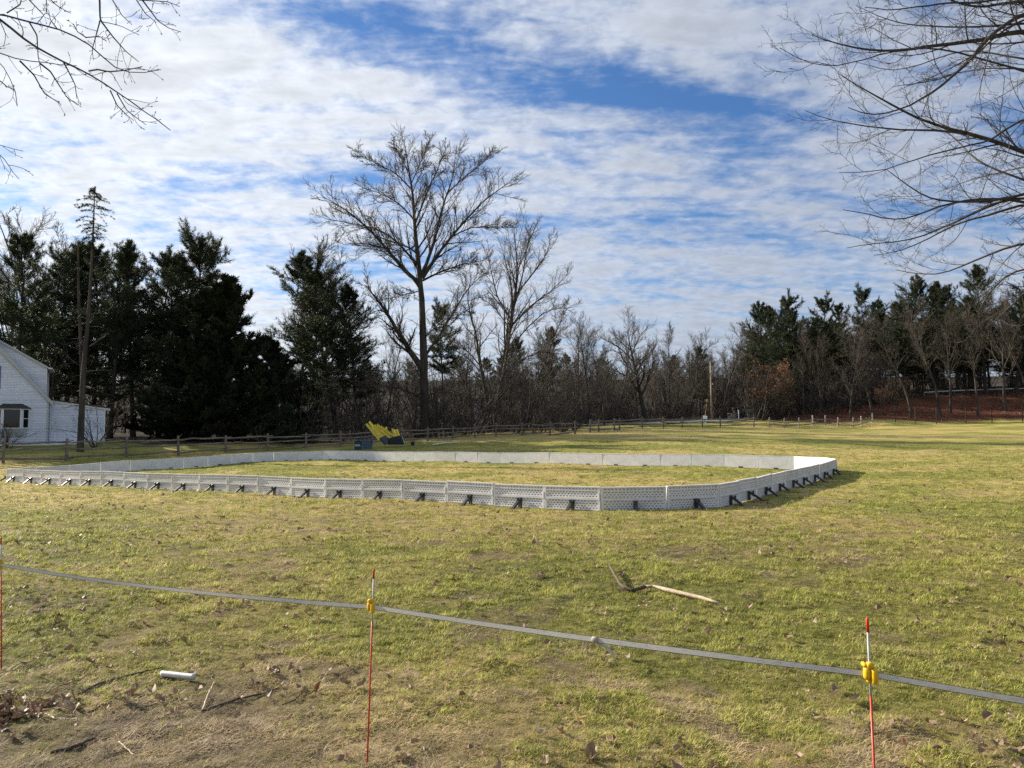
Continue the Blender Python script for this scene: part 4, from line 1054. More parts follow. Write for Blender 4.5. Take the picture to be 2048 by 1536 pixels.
def overhang_left():
    rng = np.random.default_rng(8); z = .2343; off = (0, 0); D0 = 6.5
    L = [([(-250, -10), (0, 165), (215, 340), (380, 455), (545, 535), (760, 605), (940, 760), (1190, 915), (1340, 1015), (1445, 1105)], .022, .0026, 0, -.4),
         ([(-250, 70), (0, 120), (250, 185), (490, 245), (730, 320), (790, 385), (950, 580), (1110, 662), (1360, 597)], .018, .0025, 0, .5),
         ([(-250, 380), (0, 450), (160, 515), (340, 540), (530, 545), (640, 560)], .012, .0025, 0, .3),
         ([(340, 540), (430, 610), (500, 720), (570, 830), (648, 885)], .006, .0022, .2, .4),
         ([(170, 520), (290, 640), (380, 800), (500, 875)], .006, .0022, .1, .2),
         ([(760, 605), (830, 592), (930, 612), (1070, 600), (1205, 570)], .006, .0022, -.2, -.5),
         ([(845, -60), (850, 0), (855, 170), (960, 310), (1075, 440), (1175, 520)], .008, .0022, .5, .2),
         ([(855, 170), (820, 300), (785, 430), (797, 505)], .005, .002, .4, .2),
         ([(940, -60), (960, 0), (1040, 130), (1120, 205)], .005, .002, .7, .5),
         ([(1150, -60), (1215, 0), (1350, 180), (1440, 240), (1530, 268)], .006, .002, .3, .5),
         ([(-200, 330), (0, 530), (80, 610), (150, 770), (145, 885)], .008, .0022, -.3, .1),
         ([(-300, 1130), (0, 1310), (85, 1400), (90, 1480), (155, 1520)], .007, .002, .5, .3),
         ([(-300, 1130), (0, 1235), (85, 1280), (182, 1287)], .006, .002, .5, .8),
         ([(230, -60), (250, 0), (375, 130), (320, 195)], .005, .0022, .3, .2),
         ([(545, 535), (575, 590), (640, 720), (655, 830)], .005, .002, -.1, .2),
         ([(1130, -60), (1165, 0), (1240, 115), (1325, 185)], .0045, .002, .2, .1),
         ([(250, 190), (315, 300), (325, 480), (350, 600)], .005, .002, .1, .3),
         ([(490, 250), (430, 170), (415, 90)], .005, .002, .2, .4), ([(735, 320), (660, 270), (630, 210)], .004, .002, .3, .1),
         ([(730, 320), (850, 310), (905, 350)], .004, .002, .3, .1), ([(1190, 0), (1330, 8), (1430, 15), (1520, 50)], .004, .002, .3, .4),
         ([(60, 110), (170, 40), (190, -40)], .005, .003, .1, .3), ([(390, -60), (400, 60), (395, 110)], .004, .002, .5, .5), ([(400, -30), (490, 50), (575, 100)], .004, .002, .5, .7),
         ([(0, 690), (60, 740), (110, 760)], .004, .002, .3, .4), ([(940, 770), (1000, 900), (1070, 970), (1130, 1020)], .004, .002, -.3, -.1), ([(1000, 800), (1080, 940), (1170, 1010), (1240, 1060)], .004, .002, -.3, -.5)]
    tx, ty = -8.6, 7.0; tz = gz(tx, ty); o = np.array([tx, ty, tz])
    tr = Tubes(); cr = Tubes()
    Pt, Rt = grow(rng, np.array([[0, 0, -.3]]), np.array([[.05, 0, 1.0]]), np.array([11.0]), np.array([.22]), 12, wig=.02, tip=.2); Rt[:, 0] *= 1.3; tr.add(Pt, Rt, 10)
    P1 = []; R1 = []
    for k, l in enumerate(L):
        first = l[0][0][0] < -100
        root = None
        if first:
            y0 = l[0][0][1] * z; h = min(max(EYE + (850 - y0) / F * 6.5 - .6 - tz, 2.0), 9); f = h / 11 * 11; i = min(int(f), 10)
            root = o + Pt[0, i]
        (p, r), = image_limbs(rng, [l], z, off, D0, K=44, trunk=root)
        P1.append(p - o); R1.append(r)
    # the sprays that hang in from above grow on a limb over the frame
    over = np.array([o + Pt[0, 8], at(-300, -260, 6.6), at(60, -150, 6.9), at(290, -60, 6.9), at(480, -40, 7.0)])
    seg = np.linspace(0, 4, 44); P1.append(np.stack([np.interp(seg, range(5), over[:, k]) for k in range(3)], 1)[None] - o); R1.append(np.linspace(.03, .006, 44)[None])
    P1 = np.concatenate(P1); R1 = np.concatenate(R1) * 1.35; tr.add(P1, R1, 6)
    PV, RV = P1[:-1], R1[:-1]
    ln = np.linalg.norm(np.diff(PV, axis=1), axis=2).sum(1); lg = ln > 2.0
    Pa, Ra = spawn(rng, PV[lg], RV[lg], 14, .45, 1, .8, .25, .30, 6, .4, up=.10, wig=.14, tip=.6, lt=.3, rmin=.0026, lenabs=1.0)
    Pb, Rb = spawn(rng, PV[~lg], RV[~lg], 5, .25, 1, .75, .25, .38, 6, .5, up=.10, wig=.14, tip=.6, lt=.3, rmin=.0024)
    P2 = np.concatenate([Pa, Pb]); R2 = np.concatenate([Ra, Rb]); cr.add(P2, R2, 4)
    P3, R3 = spawn(rng, P2, R2, 1, .3, 1, .8, .25, .30, 4, .7, up=.2, wig=.15, tip=.8, lt=.3, rmin=.0022); cr.add(P3, R3, 3)
    # buds
    tips = np.concatenate([P2[:, -1], P3[:, -1], P1[:-1, -1]]); dd = np.concatenate([P2[:, -1] - P2[:, -2], P3[:, -1] - P3[:, -2], P1[:-1, -1] - P1[:-1, -2]])
    B = np.stack([tips, tips + norm(dd) * .008, tips + norm(dd) * .018], 1); Br = np.tile([.002, .0042, .001], (len(tips), 1)); cr.add(B, Br, 4)
    t = thing('overhanging_tree', 'bare budding branches hanging in from the upper left corner of the picture', 'tree', o)
    new_obj('trunk', tr.mesh('trunk', M['twig_near']), t); new_obj('crown', cr.mesh('crown', M['twig_near']), t)
overhang_left()

# ---- the woods: each kind grown once, its copies placed one by one
BARE = [bare_tree(100 + i, 14.0, .20, .58, .26, 12, 1.0, lean=.05 * (-1) ** i, ang=.6, up=.55) for i in range(3)]
BARE_T = [bare_tree(120 + i, 15.0, .16, .42, .34, 12, 1.0, ang=.5, up=.6) for i in range(3)]       # tall and slim
BARE_W = bare_tree(140, 13.0, .42, .80, .26, 12, 1.25, bark='bark_dark', ang=.75, up=.6)                      # broad old one
BARE_S = bare_tree(150, 9.0, .14, .6, .18, 10, .9, stems=3)
PINE = [pine_tree(200, 15, .24, .22, 3.9, 74, 1.1), pine_tree(201, 15, .24, .36, 3.7, 64, 1.15), pine_tree(202, 15, .26, .15, 4.4, 84, 1.2), pine_tree(203, 15, .22, .48, 3.4, 54, 1.2, top=.9)]
CEDAR = cedar_tree(300, 12.0, 4.6)
ROUND = pine_tree(210, 15, .24, .35, 4.0, 80, 1.25, top=1.2, dead=6)

def bare(px, D, ytop, label, m, rz=0.0, wide=1.0, H0=None, group=None, leaves=None):
    s = height_for(px, D, ytop) / ztop(m)
    return place('bare_tree', m, px, D, label, 'tree', s * wide, rz, group, s, extra=leaves)
def pine(px, D, ytop, label, m, rz=0.0, wide=1.0, group=None):
    s = height_for(px, D, ytop) / ztop(m)
    return place('pine_tree', m, px, D, label, 'tree', s * wide, rz, group, s)
G_L = 'trees behind the white house'; G_C = 'trees along the middle of the wood edge'; G_R = 'trees on the leaf-covered bank'
# left wood
pine(28, 66, 452, 'dark pine above the house roof at the left-hand edge', PINE[1], .3, 1.0, G_L)
pine(88, 72, 458, 'dark pine with upswept crown between the house and the spire-topped tree', PINE[2], 1.2, .9, G_L)
bare(70, 78, 428, 'bare treetop showing above the pines over the house roof', BARE_T[0], .4, 1.1, 15, G_L)
bare(128, 80, 418, 'bare treetop just left of the needle spire', BARE_T[1], 2.0, 1.1, 15, G_L)
bare(8, 80, 470, 'bare treetop at the left-hand edge above the house', BARE[0], 2.0, 1.0, 14, G_L)
pine(132, 76, 470, 'dark pine seen between the twin stems left of the needle spire', PINE[0], 3.3, .95, G_L)
pine(190, 78, 486, 'dark pine in the gap right of the needle spire', PINE[2], 5.1, .9, G_L)
pine(352, 78, 486, 'dark pine filling the gap left below the round-topped pine', PINE[2], 2.2, .95, G_L)
pine(222, 70, 470, 'dark pine right behind the needle-spired trunk', PINE[0], 2.1, .85, G_L)
pine(268, 74, 492, 'ragged pine between the needle spire and the round-topped pine', PINE[1], 4.0, .9, G_L)
pine(318, 71, 470, 'loose-crowned pine left of the round-topped pine', PINE[3], .9, 1.0, G_L)
pine(396, 73, 440, 'round-topped pine standing above the dark conical evergreen', ROUND, .5, 1.0, G_L)
place('spire_tree', plume_tree(), 163, 53, 'twin bare trunk topped by a small needle spire in front of the house wing', 'tree', height_for(163, 53, 362) / 15.3, 0.0)
c1 = place('evergreen_tree', CEDAR, 448, 66, 'dense dark conical evergreen filling the gap right of the house', 'tree', 1.42, .6, None, height_for(448, 66, 548) / ztop(CEDAR))
c2 = place('evergreen_tree', CEDAR, 372, 67, 'smaller dense evergreen leaning against the left flank of the dark conical one', 'tree', height_for(372, 67, 575) / ztop(CEDAR), 2.6)
c3 = place('evergreen_tree', CEDAR, 552, 69, 'low dense evergreen at the right flank of the dark conical one', 'tree', height_for(552, 69, 668) / ztop(CEDAR) * 1.25, 4.4, None, height_for(552, 69, 668) / ztop(CEDAR))
bare(598, 80, 470, 'thin bare tree between the dark conical evergreen and the full pine', BARE_T[2], 1.0, 1.0, 15, G_C)
bare(640, 86, 478, 'bare tree whose top shows left above the full pine', BARE[1], 3.0, 1.0, 14, G_C)
pine(672, 77, 492, 'full dark pine standing left of the tallest bare tree', PINE[2], 3.3, 1.05, G_C)
pine(625, 82, 540, 'dark pine crowding the left side of the full dark pine', PINE[0], 1.0, .95, G_C)
pine(712, 80, 560, 'shorter pine crowding the right side of the full dark pine', PINE[0], 5.0, .9, G_C)
pine(888, 92, 585, 'grey-green pine right behind the tallest tree trunk', PINE[3], 2.0, .8, G_C)
pine(1092, 100, 650, 'dim pine right of the three-stemmed bare tree', PINE[0], 1.6, .8, G_C)
pine(1012, 104, 668, 'dim pine seen through the three-stemmed bare tree', PINE[2], .6, .8, G_C)
bare(770, 95, 640, 'slim bare tree between the full pine and the tallest trunk', BARE[2], .2, .9, 14, G_C)
bare(930, 98, 640, 'slim bare tree between the tallest trunk and the three-stemmed tree', BARE_T[0], 1.1, .9, 15, G_C)
# row of bare trees behind the driveway
row = [(1062, 92, 600, BARE_T[1], 1.0), (1118, 94, 640, BARE_T[2], .9), (1152, 96, 632, BARE[0], .9), (1180, 98, 618, BARE_T[0], 1.0), (1208, 94, 640, BARE[1], .85), (1236, 100, 632, BARE_T[1], 1.0)]
names = ['first slim bare tree right of the three-stemmed tree', 'second slim bare tree right of the three-stemmed tree', 'third slim bare tree right of the three-stemmed tree',
         'fourth slim bare tree right of the three-stemmed tree', 'fifth slim bare tree right of the three-stemmed tree', 'slim bare tree next left of the broad old bare tree']
for (px, D, yt, m, w), nm in zip(row, names): bare(px, D, yt, nm, m, px * .37, w, 14 if any(m is b for b in BARE) else 15, G_C)
place('bare_tree', BARE_W, 1288, 106, 'broad old bare tree with stout low-forking trunk behind the driveway', 'tree', height_for(1288, 106, 603) / ztop(BARE_W), 1.0, G_C)
for (px, D, yt, m, w), nm in zip([(1338, 110, 640, BARE_T[0], 1.0), (1378, 112, 652, BARE[2], .9), (1446, 112, 640, BARE_T[2], 1.0), (1482, 116, 650, BARE[1], .8)],
        ['slim bare tree next right of the broad old bare tree', 'bare tree left of the tan utility pole', 'slim bare tree next right of the tan utility pole', 'bare tree behind the pale crate at the drive']):
    bare(px, D, yt, nm, m, px * .21, w, 14 if any(m is b for b in BARE) else 15, G_C)
pine(1400, 122, 690, 'low pine glimpsed behind the tan utility pole', PINE[0], .3, .9, G_C)
# right-hand bank
for i, (px, D, yt, m, w, nm) in enumerate([
        (1518, 118, 602, PINE[2], .85, 'leftmost pine of the right-hand wood'), (1556, 124, 606, PINE[0], .8, 'pine half hidden behind the leftmost pine of the right-hand wood'),
        (1590, 120, 572, PINE[3], .85, 'second tall-crowned pine from the left of the right-hand wood'), (1650, 120, 578, PINE[3], .85, 'round-crowned pine in the dip left of the clear-stemmed pine'),
        (1690, 126, 600, PINE[1], .9, 'low pine behind the dip of the right-hand treeline'), (1737, 118, 556, PINE[3], .8, 'clear-stemmed pine with open crown standing above the right-hand wood'),
        (1806, 120, 548, PINE[2], .85, 'broad pine next right of the clear-stemmed pine'), (1868, 122, 560, PINE[0], .9, 'pine behind the lowest overhanging branch'),
        (1916, 124, 560, PINE[1], .9, 'dark pine next left of the tallest right-hand pine'), (1972, 116, 518, PINE[0], .85, 'tallest pine near the right-hand edge'),
        (2034, 116, 545, PINE[2], .9, 'dark pine at the right-hand edge'), (2090, 110, 530, PINE[1], .9, 'pine cut by the right-hand edge')]):
    pine(px, D, yt, nm, m, px * .33, w, G_R)
OAKL = with_leaves(BARE_S[2], np.random.default_rng(4), 900, .26, 'copper'); OAKG = with_leaves(BARE_S[2], np.random.default_rng(6), 500, .26, 'gold_leaf')
def sl(px, D, yt, nm, lv, rz, w=1.0, name='bare_tree'):
    s = height_for(px, D, yt) / ztop(BARE_S); place(name, BARE_S, px, D, nm, 'tree', s * w, rz, G_R, s, extra=lv)
sl(1528, 106, 715, 'small oak holding copper leaves right of the white roadside post', OAKL, .4, 1.1, 'oak_tree')
sl(1568, 109, 735, 'small copper-leaved oak left of the leaf-covered bank', OAKL, 2.4, 1.0, 'oak_tree')
sl(1792, 107, 748, 'small oak with gold and copper leaves on the leaf-covered bank', OAKG, 1.4, .9, 'oak_tree')
sl(1768, 106, 770, 'lower copper-leaved oak just left of the gold-leaved one', OAKL, 3.4, .8, 'oak_tree')
for i, (px, D, yt, m, w, nm) in enumerate([
        (1606, 108, 640, BARE_T[0], .9, 'first bare tree from the left in front of the right-hand pines'), (1640, 107, 655, BARE[0], .8, 'second bare tree from the left in front of the right-hand pines'),
        (1700, 104, 650, BARE[1], 1.0, 'third bare tree from the left in front of the right-hand pines'), (1745, 103, 620, BARE[2], .9, 'fourth bare tree from the left in front of the right-hand pines'),
        (1822, 103, 610, BARE_T[1], 1.0, 'fifth bare tree from the left in front of the right-hand pines'), (1880, 104, 590, BARE_T[2], 1.0, 'sixth bare tree from the left, in the middle of the leaf-covered bank'),
        (1900, 106, 600, BARE[0], .8, 'seventh bare tree from the left, close beside the one mid-bank'), (1955, 103, 600, BARE_T[0], 1.0, 'eighth bare tree from the left, on the right part of the leaf-covered bank'),
        (2010, 105, 560, BARE[1], .9, 'bare tree before the dark pine at the right-hand edge'), (2060, 104, 560, BARE_T[1], .9, 'bare tree cut by the right-hand edge')]):
    bare(px, D, yt, nm, m, px * .29, w, 14 if any(m is b for b in BARE) else 15, G_R)

# shrubs that stand alone
def shrub(px, D, h, label, seed, n=9, m='twig', w=1.0):
    x = xat(px, D); z = float(base_z(np.array([x]), np.array([D]))[0])
    o = new_obj('shrub', shrub_mesh(seed, h, n, m), None, (x, D, z)); o.scale = (w, w, 1); tag(o, label, 'shrub')
shrub(193, 55.0, 3.6, 'bare upright shrub against the wing of the white house', 1, 11)
shrub(14, 54, 2.2, 'bare twiggy shrub under the bay window', 2, 12, w=1.3)
shrub(525, 61, 2.4, 'thin bare sapling by the fence before the dark evergreen', 3, 4)

# masses nobody could count: brushwood behind the fences and the wood beyond
def scatter(name, pts, rz, sc, pick, protos, label, col=None, tilt=None):
    me = bpy.data.meshes.new(name); me.vertices.add(len(pts)); me.vertices.foreach_set('co', np.asarray(pts, np.float32).ravel())
    def att(nm, tp, arr):
        a = me.attributes.new(nm, tp, 'POINT')
        a.data.foreach_set({'FLOAT': 'value', 'INT': 'value', 'FLOAT_VECTOR': 'vector', 'FLOAT_COLOR': 'color'}[tp], np.ascontiguousarray(arr).ravel())
    rot = np.zeros((len(pts), 3), np.float32); rot[:, 2] = rz
    if tilt is not None: rot[:, :2] = tilt
    att('rot', 'FLOAT_VECTOR', rot); att('scl', 'FLOAT_VECTOR', np.asarray(sc, np.float32)); att('pick', 'INT', np.asarray(pick, np.int32))
    if col is not None: att('col', 'FLOAT_COLOR', np.hstack([col, np.ones((len(pts), 1))]).astype(np.float32))
    o = new_obj(name, me)
    ng = bpy.data.node_groups.new(name, 'GeometryNodeTree')
    ng.interface.new_socket('Geometry', in_out='INPUT', socket_type='NodeSocketGeometry'); ng.interface.new_socket('Geometry', in_out='OUTPUT', socket_type='NodeSocketGeometry')
    gi = ng.nodes.new('NodeGroupInput'); go = ng.nodes.new('NodeGroupOutput'); jn = ng.nodes.new('GeometryNodeJoinGeometry')
    def named(nm, tp):
        n = ng.nodes.new('GeometryNodeInputNamedAttribute'); n.data_type = tp; n.inputs[0].default_value = nm; return n.outputs[0]
    r = named('rot', 'FLOAT_VECTOR'); s = named('scl', 'FLOAT_VECTOR'); p = named('pick', 'INT')
    for k, me_k in enumerate(protos):
        po = bpy.data.objects.new(name + '_kind', me_k)
        oi = ng.nodes.new('GeometryNodeObjectInfo'); oi.inputs['Object'].default_value = po; oi.inputs['As Instance'].default_value = True
        cmp = ng.nodes.new('FunctionNodeCompare'); cmp.data_type = 'INT'; cmp.operation = 'EQUAL'
        ia = [i for i in cmp.inputs if i.type == 'INT']; ng.links.new(p, ia[0]); ia[1].default_value = k
        ip = ng.nodes.new('GeometryNodeInstanceOnPoints')
        ng.links.new(gi.outputs[0], ip.inputs['Points']); ng.links.new(cmp.outputs[0], ip.inputs['Selection']); ng.links.new(oi.outputs['Geometry'], ip.inputs['Instance'])
        ng.links.new(r, ip.inputs['Rotation']); ng.links.new(s, ip.inputs['Scale'])
        ng.links.new(ip.outputs[0], jn.inputs[0])
    ng.links.new(jn.outputs[0], go.inputs[0])
    md = o.modifiers.new('scatter', 'NODES'); md.node_group = ng
    return tag(o, label, None, None, 'stuff')
def brushwood():
    rng = np.random.default_rng(55)
    protos = [shrub_mesh(500 + i, 2.4, 10, 'brush', 6) for i in range(2)] + [shrub_mesh(510 + i, 6.0, 4, 'brush', 7) for i in range(3)]
    px = []; D = []; S = []
    bands = [(560, 1150, 230, 5, 46, .6, 1.6), (1130, 1530, 190, 26, 60, .7, 1.6), (1500, 1780, 170, 14, 40, .7, 1.6), (1780, 2250, 90, 18, 40, .5, 1.5), (-150, 600, 90, 22, 50, .8, 1.7)]
    fp = np.array([f[0] for f in FENCE], float); fd = np.array([f[1] for f in FENCE], float)
    for a, b, n, d0, d1, s0, s1 in bands:
        p = rng.uniform(a, b, n); px.append(p); D.append(np.interp(p, fp, fd) + d0 + (d1 - d0) * rng.uniform(0, 1, n) ** 1.3); S.append(rng.uniform(s0, s1, n))
    px = np.concatenate(px); D = np.concatenate(D); S = np.concatenate(S)
    x = (px - 1024) / F * D; z = base_z(x, D)
    scatter('undergrowth', np.stack([x, D, z], 1), rng.uniform(0, 6.28, len(x)), np.stack([S, S, S], 1), np.where(rng.uniform(0, 1, len(x)) < .5, rng.integers(0, 2, len(x)), rng.integers(2, 5, len(x))), protos, 'grey-brown tangle of brushwood under the trees behind the fence')
brushwood()
def far_wood():
    rng = np.random.default_rng(66); n = 250
    px = rng.uniform(-300, 2350, n); D = rng.uniform(128, 230, n); D = np.where(px < 600, D - 30, D)
    px[9:100] = rng.uniform(1500, 2300, 91); D[9:100] = rng.uniform(121, 150, 91)
    px[100:145] = rng.uniform(1090, 1510, 45); D[100:145] = rng.uniform(112, 138, 45); px[145:160] = rng.uniform(580, 1100, 15); D[145:160] = rng.uniform(98, 125, 15)
    px[:9] = np.linspace(-620, -110, 9); D[:9] = rng.uniform(58, 82, 9)  # unseen pines left of the view, added to shade the grass by the house
    x = (px - 1024) / F * D; z = base_z(x, D)
    pick = np.where(rng.uniform(0, 1, n) < .5, rng.integers(0, 3, n), rng.integers(3, 6, n)); pick[:9] = rng.integers(0, 3, 9); pick[9:70] = rng.integers(0, 3, 61); pick[100:160] = rng.integers(3, 6, 60)
    Hs = np.interp(px, [-300, 100, 500, 640, 1000, 1300, 1480, 1560, 2300], [1.3, 1.25, .9, .9, .85, .78, .75, 1.0, 1.1]) * rng.uniform(.7, 1.05, n) * np.interp(D, [100, 230], [.85, 1.25]); Hs[9:100] *= rng.uniform(.8, 1.3, 91); Hs[100:160] *= rng.uniform(1.0, 1.35, 60)
    protos = []
    def both(pair):
        """trunk and crown in one mesh for the far wood"""
        me = bpy.data.meshes.new('far_tree'); import bmesh
        bm = bmesh.new(); bm.from_mesh(pair[0]); k = len(bm.faces); bm.from_mesh(pair[1]); bm.faces.ensure_lookup_table()
        for i in range(k, len(bm.faces)): bm.faces[i].material_index = 1
        bm.to_mesh(me); bm.free(); me.materials.append(pair[0].materials[0]); me.materials.append(pair[1].materials[0]); return me
    protos = [both(PINE[0]), both(PINE[2]), both(PINE[1]), both(BARE[0]), both(BARE_T[0]), both(BARE[2])]
    scatter('distant_wood', np.stack([x, D, z], 1), rng.uniform(0, 6.28, n), np.stack([Hs, Hs, Hs * .9], 1), pick, protos, 'distant mixed wood closing the view behind the nearer trees')
far_wood()

# ------------------------------------------------------------------ things left by the fence
def build_clutter():
    # two totes
    D = 60.0
    def g(px, d): x = xat(px, d); return (x, d, float(base_z(np.array([x]), np.array([d]))[0]))
    def tote(px, w, d, h, m, label, sticker, rz):
        t = thing('storage_tote', label, 'tote', g(px, D), rz)
        v = [(sx * w * k / 2, sy * d * k / 2, z) for z, k in ((0, .88), (h, 1.0)) for sx, sy in ((-1, -1), (1, -1), (1, 1), (-1, 1))]
        MB().add(v, [(3, 2, 1, 0), (4, 5, 6, 7), (0, 1, 5, 4), (1, 2, 6, 5), (2, 3, 7, 6), (3, 0, 4, 7)]).obj('body', M[m], t, bevel=.02)
        MB().box(-w / 2 - .03, w / 2 + .03, -d / 2 - .03, d / 2 + .03, h + .002, h + .06).obj('lid', M[m], t, bevel=.015)
        for s in (-.25, 0, .25): MB().box(s * w - .02, s * w + .02, -d / 2 - .005, -d / 2 + .03, .12, h - .06).obj('rib', M[m], t)
        if sticker: MB().box(-w * .40, w * .34, -d / 2 - .016, -d / 2 - .006, h * .42, h * .66).obj('sticker', M['sticker'], t)
    tote(717, .55, .5, .66, 'tote', 'dark teal storage tote with a pale sticker beside the yellow pads', True, .1)
    tote(735, .72, .6, .68, 'tote_light', 'blue-grey storage tote next to the dark teal one', False, -.15)
    # bags of yellow foam caps
    def pad(p, q, r, parent, o, name='foam_cap'):
        p = np.array(p) - o; q = np.array(q) - o; n = 5
        pts = [p + (q - p) * k / n for k in range(n + 1)]; mid = np.array([0, 0, -.03])
        pts = [a + mid * math.sin(math.pi * k / n) for k, a in enumerate(pts)]
        d = norm(q - p); s = norm(np.cross(d, [0, 1, .2])); u = np.cross(s, d)
        v = []; f = []; prof = [(-1, -.5), (-.8, .35), (-.3, .7), (.3, .7), (.8, .35), (1, -.5), (.6, -.5), (0, .05), (-.6, -.5)]; m = len(prof)
        for a in pts: v += [a + s * r * x + u * r * y for x, y in prof]
        for i in range(n):
            for k in range(m): f.append((i * m + k, i * m + (k + 1) % m, (i + 1) * m + (k + 1) % m, (i + 1) * m + k))
        f.append(tuple(range(m - 1, -1, -1))); f.append(tuple(range(n * m, (n + 1) * m)))
        MB().add(v, f).obj(name, M['yellow_pad'], parent)
    def sack(pts_low, pts_top, Da, thick, m, parent, o):
        """a slumped bag: open top outline above, closed bottom below"""
        lo = [at(px, py, Da) - o for px, py in pts_low]; hi = [at(px, py, Da) - o for px, py in pts_top]
        n = 14; v = []; f = []
        a0, a1 = lo; b0, b1 = hi
        for lev in range(7):
            t = lev / 6; c = (a0 + a1) / 2 * (1 - t) + (b0 + b1) / 2 * t; hx = ((a1 - a0) / 2 * (1 - t) + (b1 - b0) / 2 * t) * (1 + .10 * math.sin(t * 3.1))
            for k in range(n):
                an = 2 * math.pi * k / n
                wr = 1 + .06 * math.sin(5 * an + lev)
                v.append(c + hx * math.copysign(abs(math.cos(an)) ** .7, math.cos(an)) * wr + np.array([0, thick / 2 * math.copysign(abs(math.sin(an)) ** .7, math.sin(an)) * (1 - .15 * t), 0]))
        for lev in range(6):
            for k in range(n): f.append((lev * n + k, lev * n + (k + 1) % n, (lev + 1) * n + (k + 1) % n, (lev + 1) * n + k))
        f.append(tuple(range(n - 1, -1, -1)))
        MB().add(v, f).obj('bag', M[m], parent, smooth=True)
    sx = 130 / 2048.0
    def I(zx, zy): return (700 + zx * sx, 835 + zy * sx)
    Db = 61.5
    o = at(*I(1100, 870), Db); t = thing('padded_cap_bag', 'charcoal sack of long yellow foam caps leaning towards the fence', 'bag', o)
    sack((I(1080, 860), I(1230, 800)), (I(920, 660), I(1120, 560)), Db, .5, 'bag', t, o)
    caps = [((610, 130), (1060, 620), .1), ((520, 200), (960, 700), 0.0), ((700, 280), (1010, 640), -.12), ((720, 450), (930, 690), .05), ((640, 210), (1120, 660), .2), ((780, 330), (1080, 600), -.2)]
    for a, b, dd in caps: pad(at(*I(*a), Db + .3 + dd), at(*I(*b), Db + dd * .5), .095, t, o)
    o = at(*I(1450, 860), Db + .1); t = thing('padded_cap_bag', 'black sack spilling yellow foam caps to both sides, right of the charcoal one', 'bag', o)
    sack((I(1190, 850), I(1700, 850)), (I(1250, 640), I(1600, 560)), Db + .15, .55, 'bag_black', t, o)
    caps = [((860, 215), (1400, 700), .1), ((780, 235), (1250, 640), .0), ((980, 270), (1480, 640), .2), ((1140, 300), (1190, 560), .3), ((1000, 380), (1330, 690), -.15), ((1330, 350), (1480, 640), .1), ((1400, 380), (1500, 620), 0),
            ((1480, 370), (1570, 600), .1), ((1440, 470), (1480, 620), -.1)]
    for a, b, dd in caps: pad(at(*I(*a), Db + .4 + dd), at(*I(*b), Db + .1 + dd * .5), .07, t, o)
    MB().bar(at(*I(1640, 600), Db - .2) - o, at(*I(1715, 815), Db - .2) - o, .05, .02).obj('strap', M['white'], t)
    # bucket, ball, white strip
    x, y, z = g(826, 63); b = thing('bucket', 'small navy bucket on the grass by the fence', 'bucket', (x, y, z))
    MB().tube([(0, 0, 0), (0, 0, .30), (0, 0, .31)], [.13, .17, .18], 12).obj('body', M['navy'], b)
    MB().tube([(.17 * math.cos(a), 0, .30 + .10 * math.sin(a)) for a in np.linspace(0, math.pi, 9)], .008, 5).obj('handle', M['wire'], b)
    x, y, z = g(850, 63.5); v = []; f = []
    me = MB(); n = 10
    for i in range(7):
        th = math.pi * i / 6
        for k in range(n): v.append((.11 * math.sin(th) * math.cos(2 * math.pi * k / n), .11 * math.sin(th) * math.sin(2 * math.pi * k / n), .11 - .11 * math.cos(th)))
    for i in range(6):
        for k in range(n): f.append((i * n + k, i * n + (k + 1) % n, (i + 1) * n + (k + 1) % n, (i + 1) * n + k))
    me.add(v, f); b = me.obj('ball', M['ball'], None, True, loc=(x, y, z)); tag(b, 'pale ball lying on the grass right of the navy bucket', 'ball')
    p = g(866, 62); q = g(916, 63.5)
    mb = MB(); pts = []
    for k in range(9):
        t_ = k / 8; pts.append((p[0] + (q[0] - p[0]) * t_ - p[0], (q[1] - p[1]) * t_, float(base_z(np.array([p[0] + (q[0] - p[0]) * t_]), np.array([p[1] + (q[1] - p[1]) * t_]))[0]) - p[2] + .10 + .05 * math.sin(t_ * 2.6)))
    for k in range(8): mb.bar(pts[k], pts[k + 1], .30, .035)
    w = mb.obj('liner_roll', M['white'], None, loc=p); tag(w, 'long flat white plastic strip lying on the shaded grass', 'plastic strip')
    # roadside things
    x, y, z = g(1423, 108)
    u = thing('utility_pole', 'tall tan wooden utility pole standing behind the driveway', 'pole', (x, y, z))
    hp = EYE + (850 - 722) / F * 108 - z
    MB().tube([(0, 0, -.2), (-.03, 0, hp * .5), (-.07, 0, hp)], [.13, .115, .09], 10).obj('pole', M['pole'], u, True)
    MB().box(.13, .25, -.06, .06, hp * .60, hp * .60 + .16).obj('bracket', M['white'], u)
    gw = thing('guy_wire', 'orange guard on the slanting guy wire beside the utility pole', 'guy wire', g(1409, 107))
    o = np.array(gw.location); top = np.array([x - .05 - o[0], y - o[1], hp * .85 + z - o[2]])
    MB().tube([(0, 0, 0), top], .015, 5).obj('wire', M['wire'], gw)
    MB().tube([top * .02, top * .42], .06, 7).obj('guard', M['orange'], gw)
    x, y, z = g(1408, 100)
    sb = thing('leaning_board', 'small white board tilted beside the driveway', 'board', (x, y, z + .02), -.1)
    b = MB().box(-.27, .27, -.02, .02, 0, 1.0).obj('board', M['white'], sb); b.rotation_euler = (-.2, .18, 0)
    b2 = MB().box(-.10, .10, -.026, -.021, .25, .6).obj('panel', M['sticker'], b); 
    x, y, z = g(1463, 112)
    c = thing('slatted_crate', 'pale slatted wooden crate at the bend of the drive', 'crate', (x, y, z), .25)
    for k in range(5): MB().box(-.42 + k * .2, -.28 + k * .2, -.40, -.37, .02, .80).obj('slat', M['wood_pale'], c)
